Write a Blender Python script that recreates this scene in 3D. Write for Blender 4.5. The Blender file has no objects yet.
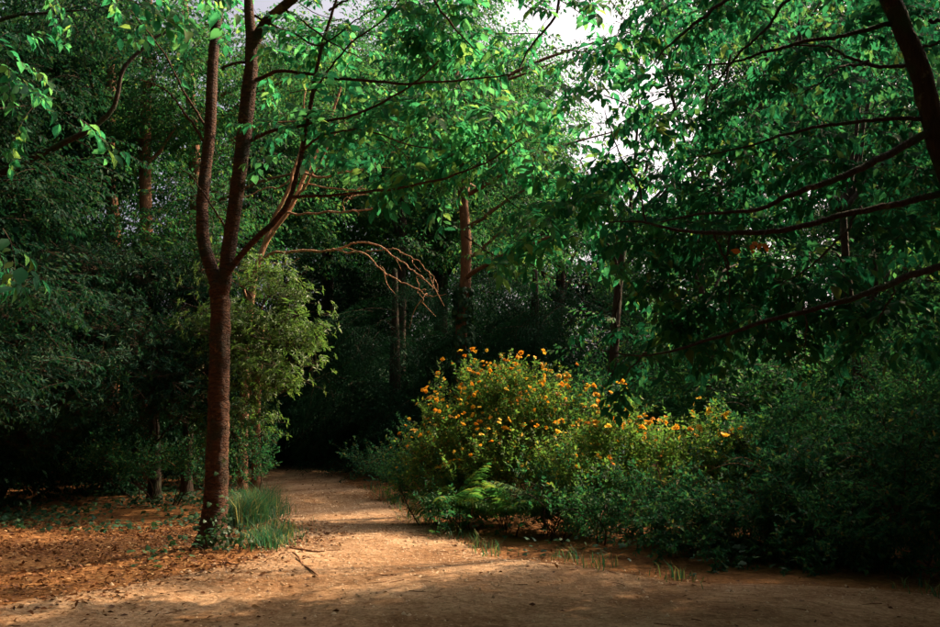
import bpy, math, random
import numpy as np
from mathutils import Matrix, Vector

rng = np.random.default_rng(11)
random.seed(5)
R = math.radians
scene = bpy.context.scene
COL = scene.collection

# ------------------------------------------------------------------ camera, sky, sun, exposure
PITCH = R(6.34); FPX = 914.0; EYE = 1.6
cam_d = bpy.data.cameras.new('camera'); cam = bpy.data.objects.new('camera', cam_d); COL.objects.link(cam)
cam_d.sensor_width = 36; cam_d.lens = 35.0; cam_d.clip_end = 2000; cam_d.clip_start = 0.05
cam.location = (0, 0, EYE); cam.rotation_euler = (R(90) + PITCH, 0, 0)
scene.camera = cam

SUN_AZ = R(59)      # to the right of straight ahead (+Y)
SUN_EL = R(40)
SUN = np.array([math.sin(SUN_AZ) * math.cos(SUN_EL), math.cos(SUN_AZ) * math.cos(SUN_EL), math.sin(SUN_EL)])
world = bpy.data.worlds.new('World'); scene.world = world; world.use_nodes = True
wn = world.node_tree.nodes; wl = world.node_tree.links
sky = wn.new('ShaderNodeTexSky'); sky.sky_type = 'NISHITA'; sky.sun_disc = False
sky.sun_elevation = SUN_EL; sky.sun_rotation = SUN_AZ
sky.air_density = 0.3; sky.dust_density = 10.0; sky.ozone_density = 0.0
bg = wn['Background']; bg.inputs['Strength'].default_value = 0.15
wl.new(sky.outputs['Color'], bg.inputs['Color'])

sun_d = bpy.data.lights.new('sun', 'SUN'); sun = bpy.data.objects.new('sun', sun_d); COL.objects.link(sun)
sun_d.energy = 5.0; sun_d.angle = R(0.6); sun_d.color = (1.0, 0.77, 0.50)
sun.rotation_euler = Vector((-SUN[0], -SUN[1], -SUN[2])).to_track_quat('-Z', 'Y').to_euler()

vs = scene.view_settings
vs.view_transform = 'Standard'; vs.look = 'None'; vs.exposure = 1.2; vs.gamma = 1.0; vs.use_curve_mapping = False
cy = scene.cycles
cy.use_denoising = True; cy.max_bounces = 6; cy.diffuse_bounces = 4; cy.glossy_bounces = 2
cy.transmission_bounces = 5; cy.transparent_max_bounces = 4; cy.caustics_reflective = False; cy.caustics_refractive = False

# ------------------------------------------------------------------ helpers
CP, SP = math.cos(PITCH), math.sin(PITCH)
def P(px, py, Y):
    """point at forward distance Y on the line of sight through a spot of the photograph"""
    u = (px - 470.0) / FPX; v = (313.5 - py) / FPX
    dy = CP - v * SP; dz = SP + v * CP
    return np.array([u * Y / dy, Y, EYE + dz * Y / dy])

def ground_z(x, y):
    x = np.asarray(x, float); y = np.asarray(y, float)
    z = 0.035 * np.sin(0.9 * x + 0.4) * np.cos(0.7 * y + 1.1) + 0.02 * np.sin(1.9 * x - 1.3 * y)
    z = z + 0.10 * np.exp(-(((x + 2.95) / 1.1) ** 2 + ((y - 10.5) / 1.2) ** 2))       # mound round the forked tree
    bank = 1 / (1 + np.exp(-(x - (7.5 - 0.42 * y)) / 0.9)) * 1 / (1 + np.exp(-(y - 11) / 1.0))
    return z + 0.16 * bank * np.exp(-np.maximum(0, np.abs(y) - 40) / 20)

def unit(v):
    v = np.asarray(v, float); return v / (np.linalg.norm(v, axis=-1, keepdims=True) + 1e-12)

def make_mesh(name, V, faces, mats, midx=None, smooth=False):
    """faces: list of int arrays (n,3) or (n,4); midx: list of material slot per array"""
    V = np.asarray(V, np.float32)
    faces = [np.asarray(f, np.int32) for f in faces]
    keep = [i for i, f in enumerate(faces) if len(f)]
    midx = [0] * len(faces) if midx is None else midx
    me = bpy.data.meshes.new(name)
    me.vertices.add(len(V)); me.vertices.foreach_set('co', V.ravel())
    loops = np.concatenate([faces[i].ravel() for i in keep])
    tot = np.concatenate([np.full(len(faces[i]), faces[i].shape[1], np.int32) for i in keep])
    start = np.concatenate([[0], np.cumsum(tot)[:-1]]).astype(np.int32)
    mi = np.concatenate([np.full(len(faces[i]), midx[i], np.int32) for i in keep])
    me.loops.add(len(loops)); me.loops.foreach_set('vertex_index', loops)
    me.polygons.add(len(tot)); me.polygons.foreach_set('loop_start', start); me.polygons.foreach_set('loop_total', tot)
    me.polygons.foreach_set('material_index', mi)
    if smooth: me.polygons.foreach_set('use_smooth', np.ones(len(tot), bool))
    for m in mats: me.materials.append(m)
    me.update(calc_edges=True)
    return me

def link(name, data, parent=None, loc=None):
    o = bpy.data.objects.new(name, data); COL.objects.link(o)
    if parent is not None: o.parent = parent
    if loc is not None: o.location = loc
    return o

def thing(name, label, cat, base, group=None):
    o = link(name, None, loc=tuple(base)); o.empty_display_size = 0.3
    o['label'] = label; o['category'] = cat
    if group: o['group'] = group
    return o

def part(name, me, root):
    """child whose mesh is written in world coordinates"""
    return link(name, me, root, tuple(-np.array(root.location)))

class Geo:
    def __init__(self): self.V = []; self.F = []; self.M = []; self.n = 0
    def add(self, V, F, m=0):
        V = np.asarray(V); self.V.append(V)
        for f in (F if isinstance(F, list) else [F]):
            if len(f): self.F.append(np.asarray(f) + self.n); self.M.append(m)
        self.n += len(V)
    def mesh(self, name, mats, smooth=False):
        return make_mesh(name, np.concatenate(self.V), self.F, mats, self.M, smooth)

def smooth_path(pts, n):
    pts = np.asarray(pts, float); k = len(pts)
    if k == 2: pts = np.stack([pts[0], pts.mean(0), pts[1]]); k = 3
    t = np.linspace(0, k - 1 - 1e-6, n); i = t.astype(int); f = (t - i)[:, None]
    g = lambda j: pts[np.clip(j, 0, k - 1)]
    p0, p1, p2, p3 = g(i - 1), g(i), g(i + 1), g(i + 2)
    return 0.5 * (2 * p1 + (p2 - p0) * f + (2 * p0 - 5 * p1 + 4 * p2 - p3) * f ** 2 + (3 * p1 - p0 - 3 * p2 + p3) * f ** 3)

def tube(pts, rad, sides=8, n=None, rough=0.0, wander=0.0, flare=None):
    """tapered limb along a smoothed polyline"""
    pts = np.asarray(pts, float); n = n or max(4, 4 * len(pts))
    rad = np.asarray(rad, float)
    r = np.interp(np.linspace(0, 1, n), np.linspace(0, 1, len(rad)), rad)
    c = smooth_path(pts, n)
    if wander:
        w = np.cumsum(rng.normal(0, 1, (n, 3)), 0); w -= np.linspace(0, 1, n)[:, None] * w[-1]
        c = c + w * wander / math.sqrt(n)
    tan = unit(np.gradient(c, axis=0))
    up = np.array([0.0, 0, 1]) if abs(tan[0][2]) < 0.9 else np.array([0.0, 1, 0])
    a = unit(np.cross(tan[0], up)); A = [a]
    for i in range(1, n):
        a = a - tan[i] * np.dot(a, tan[i]); a = a / (np.linalg.norm(a) + 1e-9); A.append(a)
    A = np.array(A); B = np.cross(tan, A)
    th = np.linspace(0, 2 * math.pi, sides, endpoint=False)
    rr = r[:, None] * np.ones((n, sides))
    if rough:
        nz = rng.normal(0, 1, (n, sides)); nz = (nz + np.roll(nz, 1, 1) + np.roll(nz, 1, 0)) / 1.7
        rr = rr * (1 + rough * nz)
    if flare is not None:
        amp, h = flare; zz = c[:, 2] - c[0, 2]
        rr = rr * (1 + amp * np.exp(-zz / h)[:, None] * (0.55 + 0.45 * np.cos(3 * th + 0.8)[None] + 0.25 * np.cos(5 * th)[None]))
    V = c[:, None] + rr[..., None] * (np.cos(th)[None, :, None] * A[:, None] + np.sin(th)[None, :, None] * B[:, None])
    V = V.reshape(-1, 3)
    i = np.arange(n - 1)[:, None] * sides; j = np.arange(sides)[None]; k = (j + 1) % sides
    F = np.stack([i + j, i + k, i + sides + k, i + sides + j], -1).reshape(-1, 4)
    V = np.vstack([V, c[-1] + tan[-1] * r[-1]]); top = (n - 1) * sides
    Tt = np.stack([top + j[0], top + k[0], np.full(sides, len(V) - 1)], -1)
    return V, [F, Tt]

# ------------------------------------------------------------------ materials
def nodes(name):
    m = bpy.data.materials.new(name); m.use_nodes = True
    nt = m.node_tree; nt.nodes.clear(); out = nt.nodes.new('ShaderNodeOutputMaterial')
    return m, nt, out
def ramp(nt, src, stops):
    r = nt.nodes.new('ShaderNodeValToRGB'); e = r.color_ramp.elements
    while len(e) < len(stops): e.new(0.5)
    for el, (p, c) in zip(e, stops): el.position = p; el.color = (*c, 1)
    nt.links.new(src, r.inputs[0]); return r.outputs[0]

def leaf_material(name, stops, trans=0.42, boost=(1.7, 2.1, 1.4), rough=0.6, spec=0.14, obj_random=False):
    m, nt, out = nodes(name); L = nt.links
    if obj_random:
        src = nt.nodes.new('ShaderNodeObjectInfo').outputs['Random']
    else:
        src = nt.nodes.new('ShaderNodeNewGeometry').outputs['Random Per Island']
    col = ramp(nt, src, stops)
    bs = nt.nodes.new('ShaderNodeBsdfPrincipled'); L.new(col, bs.inputs['Base Color'])
    bs.inputs['Roughness'].default_value = rough; bs.inputs['Specular IOR Level'].default_value = spec
    mul = nt.nodes.new('ShaderNodeMix'); mul.data_type = 'RGBA'; mul.blend_type = 'MULTIPLY'; mul.inputs['Factor'].default_value = 1
    L.new(col, mul.inputs['A']); mul.inputs['B'].default_value = (*boost, 1)
    tr = nt.nodes.new('ShaderNodeBsdfTranslucent'); L.new(mul.outputs['Result'], tr.inputs['Color'])
    mx = nt.nodes.new('ShaderNodeMixShader'); mx.inputs[0].default_value = trans
    L.new(bs.outputs[0], mx.inputs[1]); L.new(tr.outputs[0], mx.inputs[2]); L.new(mx.outputs[0], out.inputs[0])
    return m

def bark_material(name, dark, light, scale=(9, 9, 2.2), bump=0.6, moss=None):
    m, nt, out = nodes(name); L = nt.links
    tc = nt.nodes.new('ShaderNodeTexCoord'); mp = nt.nodes.new('ShaderNodeMapping'); mp.inputs['Scale'].default_value = scale
    L.new(tc.outputs['Object'], mp.inputs[0])
    n1 = nt.nodes.new('ShaderNodeTexNoise'); n1.inputs['Scale'].default_value = 3; n1.inputs['Detail'].default_value = 8; n1.inputs['Roughness'].default_value = 0.65
    L.new(mp.outputs[0], n1.inputs['Vector'])
    col = ramp(nt, n1.outputs['Fac'], [(0.3, dark), (0.55, tuple((a + b) / 2 for a, b in zip(dark, light))), (0.75, light)])
    if moss:
        n2 = nt.nodes.new('ShaderNodeTexNoise'); n2.inputs['Scale'].default_value = 4; n2.inputs['Detail'].default_value = 4
        L.new(tc.outputs['Object'], n2.inputs['Vector'])
        f = ramp(nt, n2.outputs['Fac'], [(0.52, (0, 0, 0)), (0.68, (1, 1, 1))])
        mx = nt.nodes.new('ShaderNodeMix'); mx.data_type = 'RGBA'; L.new(f, mx.inputs['Factor']); L.new(col, mx.inputs['A'])
        mx.inputs['B'].default_value = (*moss, 1); col = mx.outputs['Result']
    n3 = nt.nodes.new('ShaderNodeTexNoise'); n3.inputs['Scale'].default_value = 7; n3.inputs['Detail'].default_value = 6; n3.inputs['Roughness'].default_value = 0.7
    L.new(tc.outputs['Object'], n3.inputs['Vector'])
    f3 = ramp(nt, n3.outputs['Fac'], [(0.60, (0, 0, 0)), (0.66, (1, 1, 1))])
    lx = nt.nodes.new('ShaderNodeMix'); lx.data_type = 'RGBA'; L.new(f3, lx.inputs['Factor']); L.new(col, lx.inputs['A'])
    lx.inputs['B'].default_value = (light[0] * 1.3 + .02, light[1] * 1.5 + .03, light[2] * 1.5 + .02, 1); col = lx.outputs['Result']
    bs = nt.nodes.new('ShaderNodeBsdfPrincipled'); L.new(col, bs.inputs['Base Color'])
    bs.inputs['Roughness'].default_value = 0.85; bs.inputs['Specular IOR Level'].default_value = 0.25
    bp = nt.nodes.new('ShaderNodeBump'); bp.inputs['Strength'].default_value = bump; bp.inputs['Distance'].default_value = 0.03
    vo = nt.nodes.new('ShaderNodeTexVoronoi'); vo.feature = 'DISTANCE_TO_EDGE'; vo.inputs['Scale'].default_value = 2.6; L.new(mp.outputs[0], vo.inputs['Vector'])
    cr_ = ramp(nt, vo.outputs['Distance'], [(0.0, (0, 0, 0)), (0.16, (1, 1, 1))])
    b2 = nt.nodes.new('ShaderNodeBump'); b2.inputs['Strength'].default_value = bump * .8; b2.inputs['Distance'].default_value = 0.02; L.new(cr_, b2.inputs['Height'])
    L.new(b2.outputs[0], bp.inputs['Normal'])
    L.new(n1.outputs['Fac'], bp.inputs['Height']); L.new(bp.outputs[0], bs.inputs['Normal']); L.new(bs.outputs[0], out.inputs[0])
    return m

def soil_material(name, stops, s1, s2, bump):
    m, nt, out = nodes(name); L = nt.links
    tc = nt.nodes.new('ShaderNodeTexCoord')
    a = nt.nodes.new('ShaderNodeTexNoise'); a.inputs['Scale'].default_value = s1; a.inputs['Detail'].default_value = 10; a.inputs['Roughness'].default_value = 0.7
    b = nt.nodes.new('ShaderNodeTexNoise'); b.inputs['Scale'].default_value = s2; b.inputs['Detail'].default_value = 5; b.inputs['Roughness'].default_value = 0.75
    v = nt.nodes.new('ShaderNodeTexVoronoi'); v.inputs['Scale'].default_value = s2 * 1.3
    for t in (a, b, v): L.new(tc.outputs['Object'], t.inputs['Vector'])
    mm = nt.nodes.new('ShaderNodeMath'); mm.operation = 'MULTIPLY_ADD'; mm.inputs[1].default_value = 0.45
    L.new(b.outputs['Fac'], mm.inputs[0]); L.new(a.outputs['Fac'], mm.inputs[2])
    big = nt.nodes.new('ShaderNodeTexNoise'); big.inputs['Scale'].default_value = 5.5; big.inputs['Detail'].default_value = 4; L.new(tc.outputs['Object'], big.inputs['Vector'])
    m2 = nt.nodes.new('ShaderNodeMath'); m2.operation = 'MULTIPLY_ADD'; m2.inputs[1].default_value = 0.16
    vr = nt.nodes.new('ShaderNodeSeparateColor'); L.new(v.outputs['Color'], vr.inputs[0])
    L.new(vr.outputs[0], m2.inputs[0]); L.new(mm.outputs[0], m2.inputs[2])
    col = ramp(nt, m2.outputs[0], stops)
    bs = nt.nodes.new('ShaderNodeBsdfPrincipled'); L.new(col, bs.inputs['Base Color'])
    bs.inputs['Roughness'].default_value = 0.95; bs.inputs['Specular IOR Level'].default_value = 0.1
    bp = nt.nodes.new('ShaderNodeBump'); bp.inputs['Strength'].default_value = bump; bp.inputs['Distance'].default_value = 0.02
    b2 = nt.nodes.new('ShaderNodeBump'); b2.inputs['Strength'].default_value = 0.8; b2.inputs['Distance'].default_value = 0.09; L.new(big.outputs['Fac'], b2.inputs['Height'])
    L.new(b2.outputs[0], bp.inputs['Normal'])
    L.new(m2.outputs[0], bp.inputs['Height']); L.new(bp.outputs[0], bs.inputs['Normal']); L.new(bs.outputs[0], out.inputs[0])
    return m

G = lambda *c: c
M = {}
M['cherry'] = leaf_material('cherry_leaf', [(0, (0.014, 0.085, 0.045)), (0.4, (0.025, 0.125, 0.062)), (0.8, (0.06, 0.155, 0.06)), (1, (0.14, 0.17, 0.045))], 0.62, boost=(2.0, 2.6, 1.8))
M['cherry_one'] = leaf_material('cherry_leaf_single', [(0, (0.014, 0.085, 0.045)), (0.4, (0.025, 0.125, 0.062)), (0.8, (0.06, 0.155, 0.06)), (1, (0.14, 0.17, 0.045))], 0.62, boost=(2.0, 2.6, 1.8), obj_random=True)
M['lean'] = leaf_material('dark_canopy_leaf', [(0, (0.010, 0.075, 0.044)), (0.6, (0.018, 0.105, 0.056)), (0.92, (0.045, 0.13, 0.052)), (1, (0.11, 0.13, 0.04))], 0.62)
M['lean_one'] = leaf_material('dark_canopy_leaf_single', [(0, (0.010, 0.075, 0.044)), (0.6, (0.018, 0.105, 0.056)), (0.92, (0.045, 0.13, 0.052)), (1, (0.11, 0.13, 0.04))], 0.62, obj_random=True)
M['wood'] = leaf_material('woodland_leaf', [(0, (0.013, 0.065, 0.03)), (0.5, (0.024, 0.09, 0.036)), (0.9, (0.06, 0.12, 0.036)), (1, (0.13, 0.14, 0.035))], 0.5)
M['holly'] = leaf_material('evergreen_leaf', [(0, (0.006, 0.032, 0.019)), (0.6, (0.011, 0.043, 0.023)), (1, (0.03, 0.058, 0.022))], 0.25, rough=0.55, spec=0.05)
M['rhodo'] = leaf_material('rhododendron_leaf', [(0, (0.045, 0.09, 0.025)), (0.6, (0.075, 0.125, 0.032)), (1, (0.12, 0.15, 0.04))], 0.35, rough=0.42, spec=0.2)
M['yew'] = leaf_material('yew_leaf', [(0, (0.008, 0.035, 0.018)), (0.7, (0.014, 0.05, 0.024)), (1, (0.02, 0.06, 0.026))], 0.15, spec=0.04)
M['shrub'] = leaf_material('shrub_leaf', [(0, (0.014, 0.07, 0.036)), (0.6, (0.024, 0.095, 0.042)), (1, (0.07, 0.125, 0.04))], 0.4)
M['flowerleaf'] = leaf_material('flower_bush_leaf', [(0, (0.045, 0.11, 0.03)), (0.5, (0.075, 0.14, 0.035)), (0.88, (0.13, 0.17, 0.035)), (1, (0.26, 0.13, 0.03))], 0.45)
M['bramble'] = leaf_material('bramble_leaf', [(0, (0.014, 0.07, 0.04)), (0.6, (0.028, 0.10, 0.05)), (0.93, (0.075, 0.13, 0.045)), (1, (0.16, 0.11, 0.04))], 0.4, rough=0.6, spec=0.08)
M['fern'] = leaf_material('fern_leaf', [(0, (0.03, 0.11, 0.035)), (0.6, (0.07, 0.15, 0.035)), (1, (0.16, 0.17, 0.035))], 0.42)
M['ivy'] = leaf_material('ivy_leaf', [(0, (0.02, 0.06, 0.025)), (0.7, (0.035, 0.08, 0.03)), (1, (0.07, 0.10, 0.04))], 0.2, rough=0.5, spec=0.2, obj_random=True)
M['ivy_mass'] = leaf_material('ivy_leaf_mass', [(0, (0.015, 0.055, 0.028)), (0.7, (0.03, 0.08, 0.035)), (1, (0.05, 0.09, 0.035))], 0.2, rough=0.55, spec=0.15)
M['grass'] = leaf_material('grass_blade', [(0, (0.02, 0.075, 0.045)), (0.6, (0.035, 0.11, 0.055)), (0.85, (0.12, 0.13, 0.05)), (1, (0.30, 0.22, 0.10))], 0.35)
M['orange_leaf'] = leaf_material('turned_leaf', [(0, (0.45, 0.09, 0.02)), (1, (0.5, 0.2, 0.03))], 0.45, boost=(1.3, 1.1, 1))
M['flower'] = leaf_material('flower_petal', [(0, (0.72, 0.27, 0.02)), (0.4, (0.85, 0.46, 0.035)), (0.85, (0.88, 0.68, 0.10)), (1, (0.55, 0.30, 0.09))], 0.3, boost=(1.2, 1.1, 1), obj_random=True)
M['litter'] = leaf_material('fallen_leaf', [(0, (0.05, 0.02, 0.01)), (0.4, (0.14, 0.052, 0.018)), (0.8, (0.28, 0.12, 0.04)), (1, (0.46, 0.28, 0.13))], 0.12, boost=(1, 1, 1), rough=0.6)
M['bark'] = bark_material('cherry_bark', (0.03, 0.012, 0.006), (0.17, 0.066, 0.028), scale=(5, 5, 14), bump=1.0, moss=(0.035, 0.032, 0.016))
M['bark_dark'] = bark_material('dark_bark', (0.02, 0.012, 0.008), (0.065, 0.038, 0.022), moss=(0.03, 0.045, 0.015))
M['bark_red'] = bark_material('reddish_bark', (0.10, 0.045, 0.022), (0.34, 0.15, 0.075))  # bright tone also carries the sunlight wanted on the tall trees' trunks
M['bark_sunlit'] = bark_material('sunlit_branch_bark', (0.28, 0.13, 0.06), (0.58, 0.32, 0.18))  # sunlight on the bare limbs is put into this bright albedo
M['twig'] = bark_material('twig_bark', (0.025, 0.014, 0.008), (0.07, 0.036, 0.017), bump=0.2)
M['ground'] = soil_material('forest_soil', [(0.42, (0.045, 0.02, 0.009)), (0.7, (0.14, 0.058, 0.02)), (0.95, (0.27, 0.125, 0.045))], 1.6, 22, 0.9)
M['path'] = soil_material('trodden_path', [(0.45, (0.075, 0.034, 0.015)), (0.72, (0.21, 0.108, 0.05)), (1.0, (0.44, 0.28, 0.165))], .8, 26, 1.0)
M['pebble'] = leaf_material('gravel_stone', [(0, (0.22, 0.13, 0.07)), (0.6, (0.36, 0.23, 0.13)), (1, (0.55, 0.40, 0.27))], 0.0, rough=0.8, spec=0.2)

# ------------------------------------------------------------------ ground and path
def grid_axis(lo, hi, dense_lo, dense_hi, step, grow=1.25):
    a = list(np.arange(dense_lo, dense_hi + 1e-6, step)); s = step
    while a[-1] < hi: s *= grow; a.append(a[-1] + s)
    s = step
    while a[0] > lo: s *= grow; a.insert(0, a[0] - s)
    return np.array(a)
gx = grid_axis(-400, 400, -12, 14, 0.2); gy = grid_axis(-400, 600, -4, 30, 0.2)
X, Y = np.meshgrid(gx, gy); Z = ground_z(X, Y)
V = np.stack([X, Y, Z], -1).reshape(-1, 3); nx = len(gx)
i = np.arange(len(gy) - 1)[:, None] * nx + np.arange(nx - 1)[None]
F = np.stack([i, i + 1, i + nx + 1, i + nx], -1).reshape(-1, 4)
o = link('ground', make_mesh('ground', V, [F], [M['ground']], smooth=True)); o['kind'] = 'structure'
o['label'] = 'brown woodland soil under the trees'

PATH = np.array([  # Y, left X, right X
    (-5, -8, 11), (3, -7, 11), (6.3, -5.2, 10.5), (7.4, -4.4, 9.0), (8.3, -3.9, 5.2), (9.0, -3.1, 2.3), (10.0, -2.35, 1.1), (11.0, -2.3, 0.25),
    (12.6, -2.55, -0.3), (15, -3.25, -0.85), (17.5, -3.95, -1.55), (21, -4.9, -2.6), (25, -5.9, -3.5), (28, -7.6, -4.8), (32, -11, -7.5), (38, -18, -14)])
yy = np.arange(-5, 38, 0.12); ns = 44
jit = lambda n, k: np.convolve(rng.normal(0, 1, n + 8), np.ones(k) / k, 'same')[4:-4]
xl = np.interp(yy, PATH[:, 0], PATH[:, 1]) + 0.16 * jit(len(yy), 5)
xr = np.interp(yy, PATH[:, 0], PATH[:, 2]) + 0.16 * jit(len(yy), 5)
s = np.linspace(0, 1, ns)[None]
X = xl[:, None] * (1 - s) + xr[:, None] * s; Y = np.repeat(yy[:, None], ns, 1)
edge = np.minimum(s, 1 - s) * (xr - xl)[:, None]
Z = ground_z(X, Y) + np.minimum(0.012, -0.012 + edge * 0.1) + 0
V = np.stack([X, Y, Z], -1).reshape(-1, 3)
i = np.arange(len(yy) - 1)[:, None] * ns + np.arange(ns - 1)[None]
F = np.stack([i, i + 1, i + ns + 1, i + ns], -1).reshape(-1, 4)
o = link('path', make_mesh('path', V, [F], [M['path']], smooth=True)); o['kind'] = 'structure'
o['label'] = 'pale trodden earth path bending away between the bushes'
path_l = lambda y: np.interp(y, PATH[:, 0], PATH[:, 1])
path_r = lambda y: np.interp(y, PATH[:, 0], PATH[:, 2])

# ------------------------------------------------------------------ leaf shapes
def leaf_shape(kind):
    if kind == 'near':      # oval, pointed, folded on the midrib
        V = [(0, 0, 0), (0, .34, -.02), (0, .7, -.05), (0, 1, -.16), (-.25, .33, .035), (-.23, .62, .02), (.25, .33, .035), (.23, .62, .02)]
        T = [(0, 6, 1), (0, 1, 4), (2, 7, 3), (2, 3, 5)]; Q = [(1, 6, 7, 2), (1, 2, 5, 4)]
    elif kind == 'oval':    # two folded halves
        V = [(0, 0, 0), (.24, .42, .05), (0, 1, -.08), (-.24, .42, .05)]
        T = [(0, 1, 2), (0, 2, 3)]; Q = []
    elif kind == 'narrow':
        V = [(0, 0, 0), (.13, .5, .03), (0, 1, -.1), (-.13, .5, .03)]
        T = [(0, 1, 2), (0, 2, 3)]; Q = []
    elif kind == 'needle':
        V = [(0, 0, 0), (.09, .4, 0), (0, 1, -.12), (-.09, .4, 0)]
        T = [(0, 1, 2), (0, 2, 3)]; Q = []
    elif kind == 'ivy':     # five-lobed
        V = [(0, .1, 0), (.22, -.06, -.02), (.5, .15, -.05), (.28, .42, 0), (.36, .66, -.03), (0, 1, -.12), (-.36, .66, -.03), (-.28, .42, 0), (-.5, .15, -.05), (-.22, -.06, -.02), (0, .45, .05)]
        T = [(10, a, b) for a, b in zip([0, 1, 2, 3, 4, 5, 6, 7, 8, 9], [1, 2, 3, 4, 5, 6, 7, 8, 9, 0])]; Q = []
    return np.array(V, float), np.array(T, int).reshape(-1, 3), np.array(Q, int).reshape(-1, 4)

def frame(d, nrm):
    """matrix with y along d, z near nrm"""
    y = unit(d); x = unit(np.cross(y, nrm)); z = np.cross(x, y)
    return np.stack([x, y, z], -1)

def spray_template(r, kind):
    """leaf matrices (k,4,4) and twig tubes of one spray, growing along +Y from the origin"""
    mats = []; tw = []
    def leaf(p, d, size, nz=0.25, up=(0, 0, 1)):
        n = unit(np.array(up) + r.normal(0, nz, 3)); m = np.eye(4); m[:3, :3] = frame(d, n) * size; m[:3, 3] = p; mats.append(m)
    if kind in ('broad', 'broad_small', 'wood', 'far'):
        L, size, step = {'broad': (.55, .14, .055), 'broad_small': (.5, .112, .052), 'wood': (.55, .085, .05), 'far': (.8, .13, .085)}[kind]
        def twig(p0, d0, length, depth):
            n = max(3, int(length / step)); p = np.array(p0, float); d = unit(d0); pts = [p.copy()]; side = 1
            for k in range(n):
                d = unit(d + np.array([r.normal(0, .09), r.normal(0, .05), -0.05 + r.normal(0, .06)])); p = p + d * step; pts.append(p.copy())
                if k > 0 or depth:
                    sx = unit(np.cross(d, [0, 0, 1])) * side; side = -side
                    a = R(r.uniform(38, 72)); ld = d * math.cos(a) + sx * math.sin(a) + np.array([0, 0, -r.uniform(.05, .75)])
                    leaf(p + unit(ld) * .012, ld, size * r.uniform(.7, 1.2), .32)
                if depth == 0 and k in (n // 4, n // 2, (3 * n) // 4) and n > 4:
                    sx = unit(np.cross(d, [0, 0, 1])) * (1 if r.random() < .5 else -1)
                    twig(p, d * .75 + sx * .7 + np.array([0, 0, r.normal(0, .2)]), length * r.uniform(.35, .55), 1)
            leaf(p, d + np.array([0, 0, -.3]), size * r.uniform(.8, 1.15))
            tw.append((np.array(pts), .0045 if depth == 0 else .0025))
        twig((0, 0, 0), (0, 1, .05), L, 0)
    elif kind in ('whorl', 'evergreen'):
        nw, size = (5, .105) if kind == 'whorl' else (6, .09)
        for w in range(nw):
            end = np.array([r.normal(0, .14), r.uniform(.12, .45), r.normal(.04, .1)]); ax = unit(end + np.array([0, 0, .12]))
            tw.append((np.stack([np.zeros(3), end * .55 + r.normal(0, .02, 3), end]), .004))
            a0 = r.uniform(0, 6.28); e1 = unit(np.cross(ax, [.3, .2, .9])); e2 = np.cross(ax, e1); k = r.integers(7, 11)
            for q in range(k):
                a = a0 + q * 6.283 / k * 1.0 + r.normal(0, .15); rad = e1 * math.cos(a) + e2 * math.sin(a)
                leaf(end - ax * r.uniform(0, .05), rad + ax * r.uniform(.0, .7) + np.array([0, 0, -.15]), size * r.uniform(.75, 1.15), .2, up=ax)
    elif kind == 'yew':      # flat drooping frond
        def fr(p0, d0, length, depth):
            p = np.array(p0, float); d = unit(d0); pts = [p.copy()]; n = int(length / .045)
            for k in range(n):
                d = unit(d + np.array([r.normal(0, .05), 0, -.05])); p = p + d * .045; pts.append(p.copy())
                sx = unit(np.cross(d, [0, 0, 1]))
                for s_ in (-1, 1):
                    if depth == 0 and k % 2 == 0 and k > 0: fr(p, d * .7 + sx * s_ * .75, (length - k * .045) * .5 + .06, 1)
                    else: leaf(p, d * .5 + sx * s_ + np.array([0, 0, -.2]), .06 * r.uniform(.8, 1.2), .2)
            tw.append((np.array(pts), .003))
        fr((0, 0, 0), (0, 1, .1), .7, 0)
    elif kind in ('shrub', 'flowerbush', 'bramble'):
        size = {'shrub': .06, 'flowerbush': .062, 'bramble': .07}[kind]; nst = 3
        for q in range(nst):
            p = np.zeros(3); d = unit([r.normal(0, .45), 1, r.normal(.15, .35)]); pts = [p.copy()]; a = r.uniform(0, 6)
            for k in range(r.integers(8, 13)):
                d = unit(d + r.normal(0, .1, 3)); p = p + d * .04; pts.append(p.copy()); a += 2.4
                e1 = unit(np.cross(d, [.2, .3, .9])); e2 = np.cross(d, e1)
                for t_ in (0, 3.14):
                    leaf(p, d * r.uniform(.3, .9) + e1 * math.cos(a + t_) + e2 * math.sin(a + t_) + np.array([0, 0, -.1]), size * r.uniform(.65, 1.2), .35)
            leaf(p, d, size)
            tw.append((np.array(pts), .003))
    return np.array(mats), tw

TEMPL = {}
for kd in ('broad', 'broad_small', 'wood', 'far', 'whorl', 'evergreen', 'yew', 'shrub', 'flowerbush', 'bramble'):
    lst = []
    for q in range(5):
        mats, tw = spray_template(rng, kd); g = Geo()
        for pts, r_ in tw:
            if kd in ('wood', 'far', 'yew') and len(pts) < max(len(t_[0]) for t_ in tw): continue      # only the main twig shows at that distance
            V, F = tube(pts, [r_, r_ * .4], 3, n=max(3, len(pts) // 2)); g.add(V, F)
        lst.append((mats, np.concatenate(g.V), g.F))
    TEMPL[kd] = lst
SHAPE = {'broad': 'near', 'broad_small': 'near', 'wood': 'oval', 'far': 'oval', 'whorl': 'narrow', 'evergreen': 'narrow', 'yew': 'needle', 'shrub': 'oval', 'flowerbush': 'oval', 'bramble': 'oval'}
AREA = {k: float(np.mean([np.sum(np.linalg.norm(m[:, :3, 1], axis=1) ** 2) for m, _, _ in v])) * {'near': .31, 'oval': .24, 'narrow': .13, 'needle': .09}[SHAPE[k]] for k, v in TEMPL.items()}

DENS = {'broad': 1.9, 'broad_small': 3.4, 'wood': 2.2, 'far': 2.0, 'whorl': 3.0, 'evergreen': 2.6, 'yew': 2.2, 'shrub': 3.2, 'flowerbush': 3.4, 'bramble': 3.2}
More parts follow.
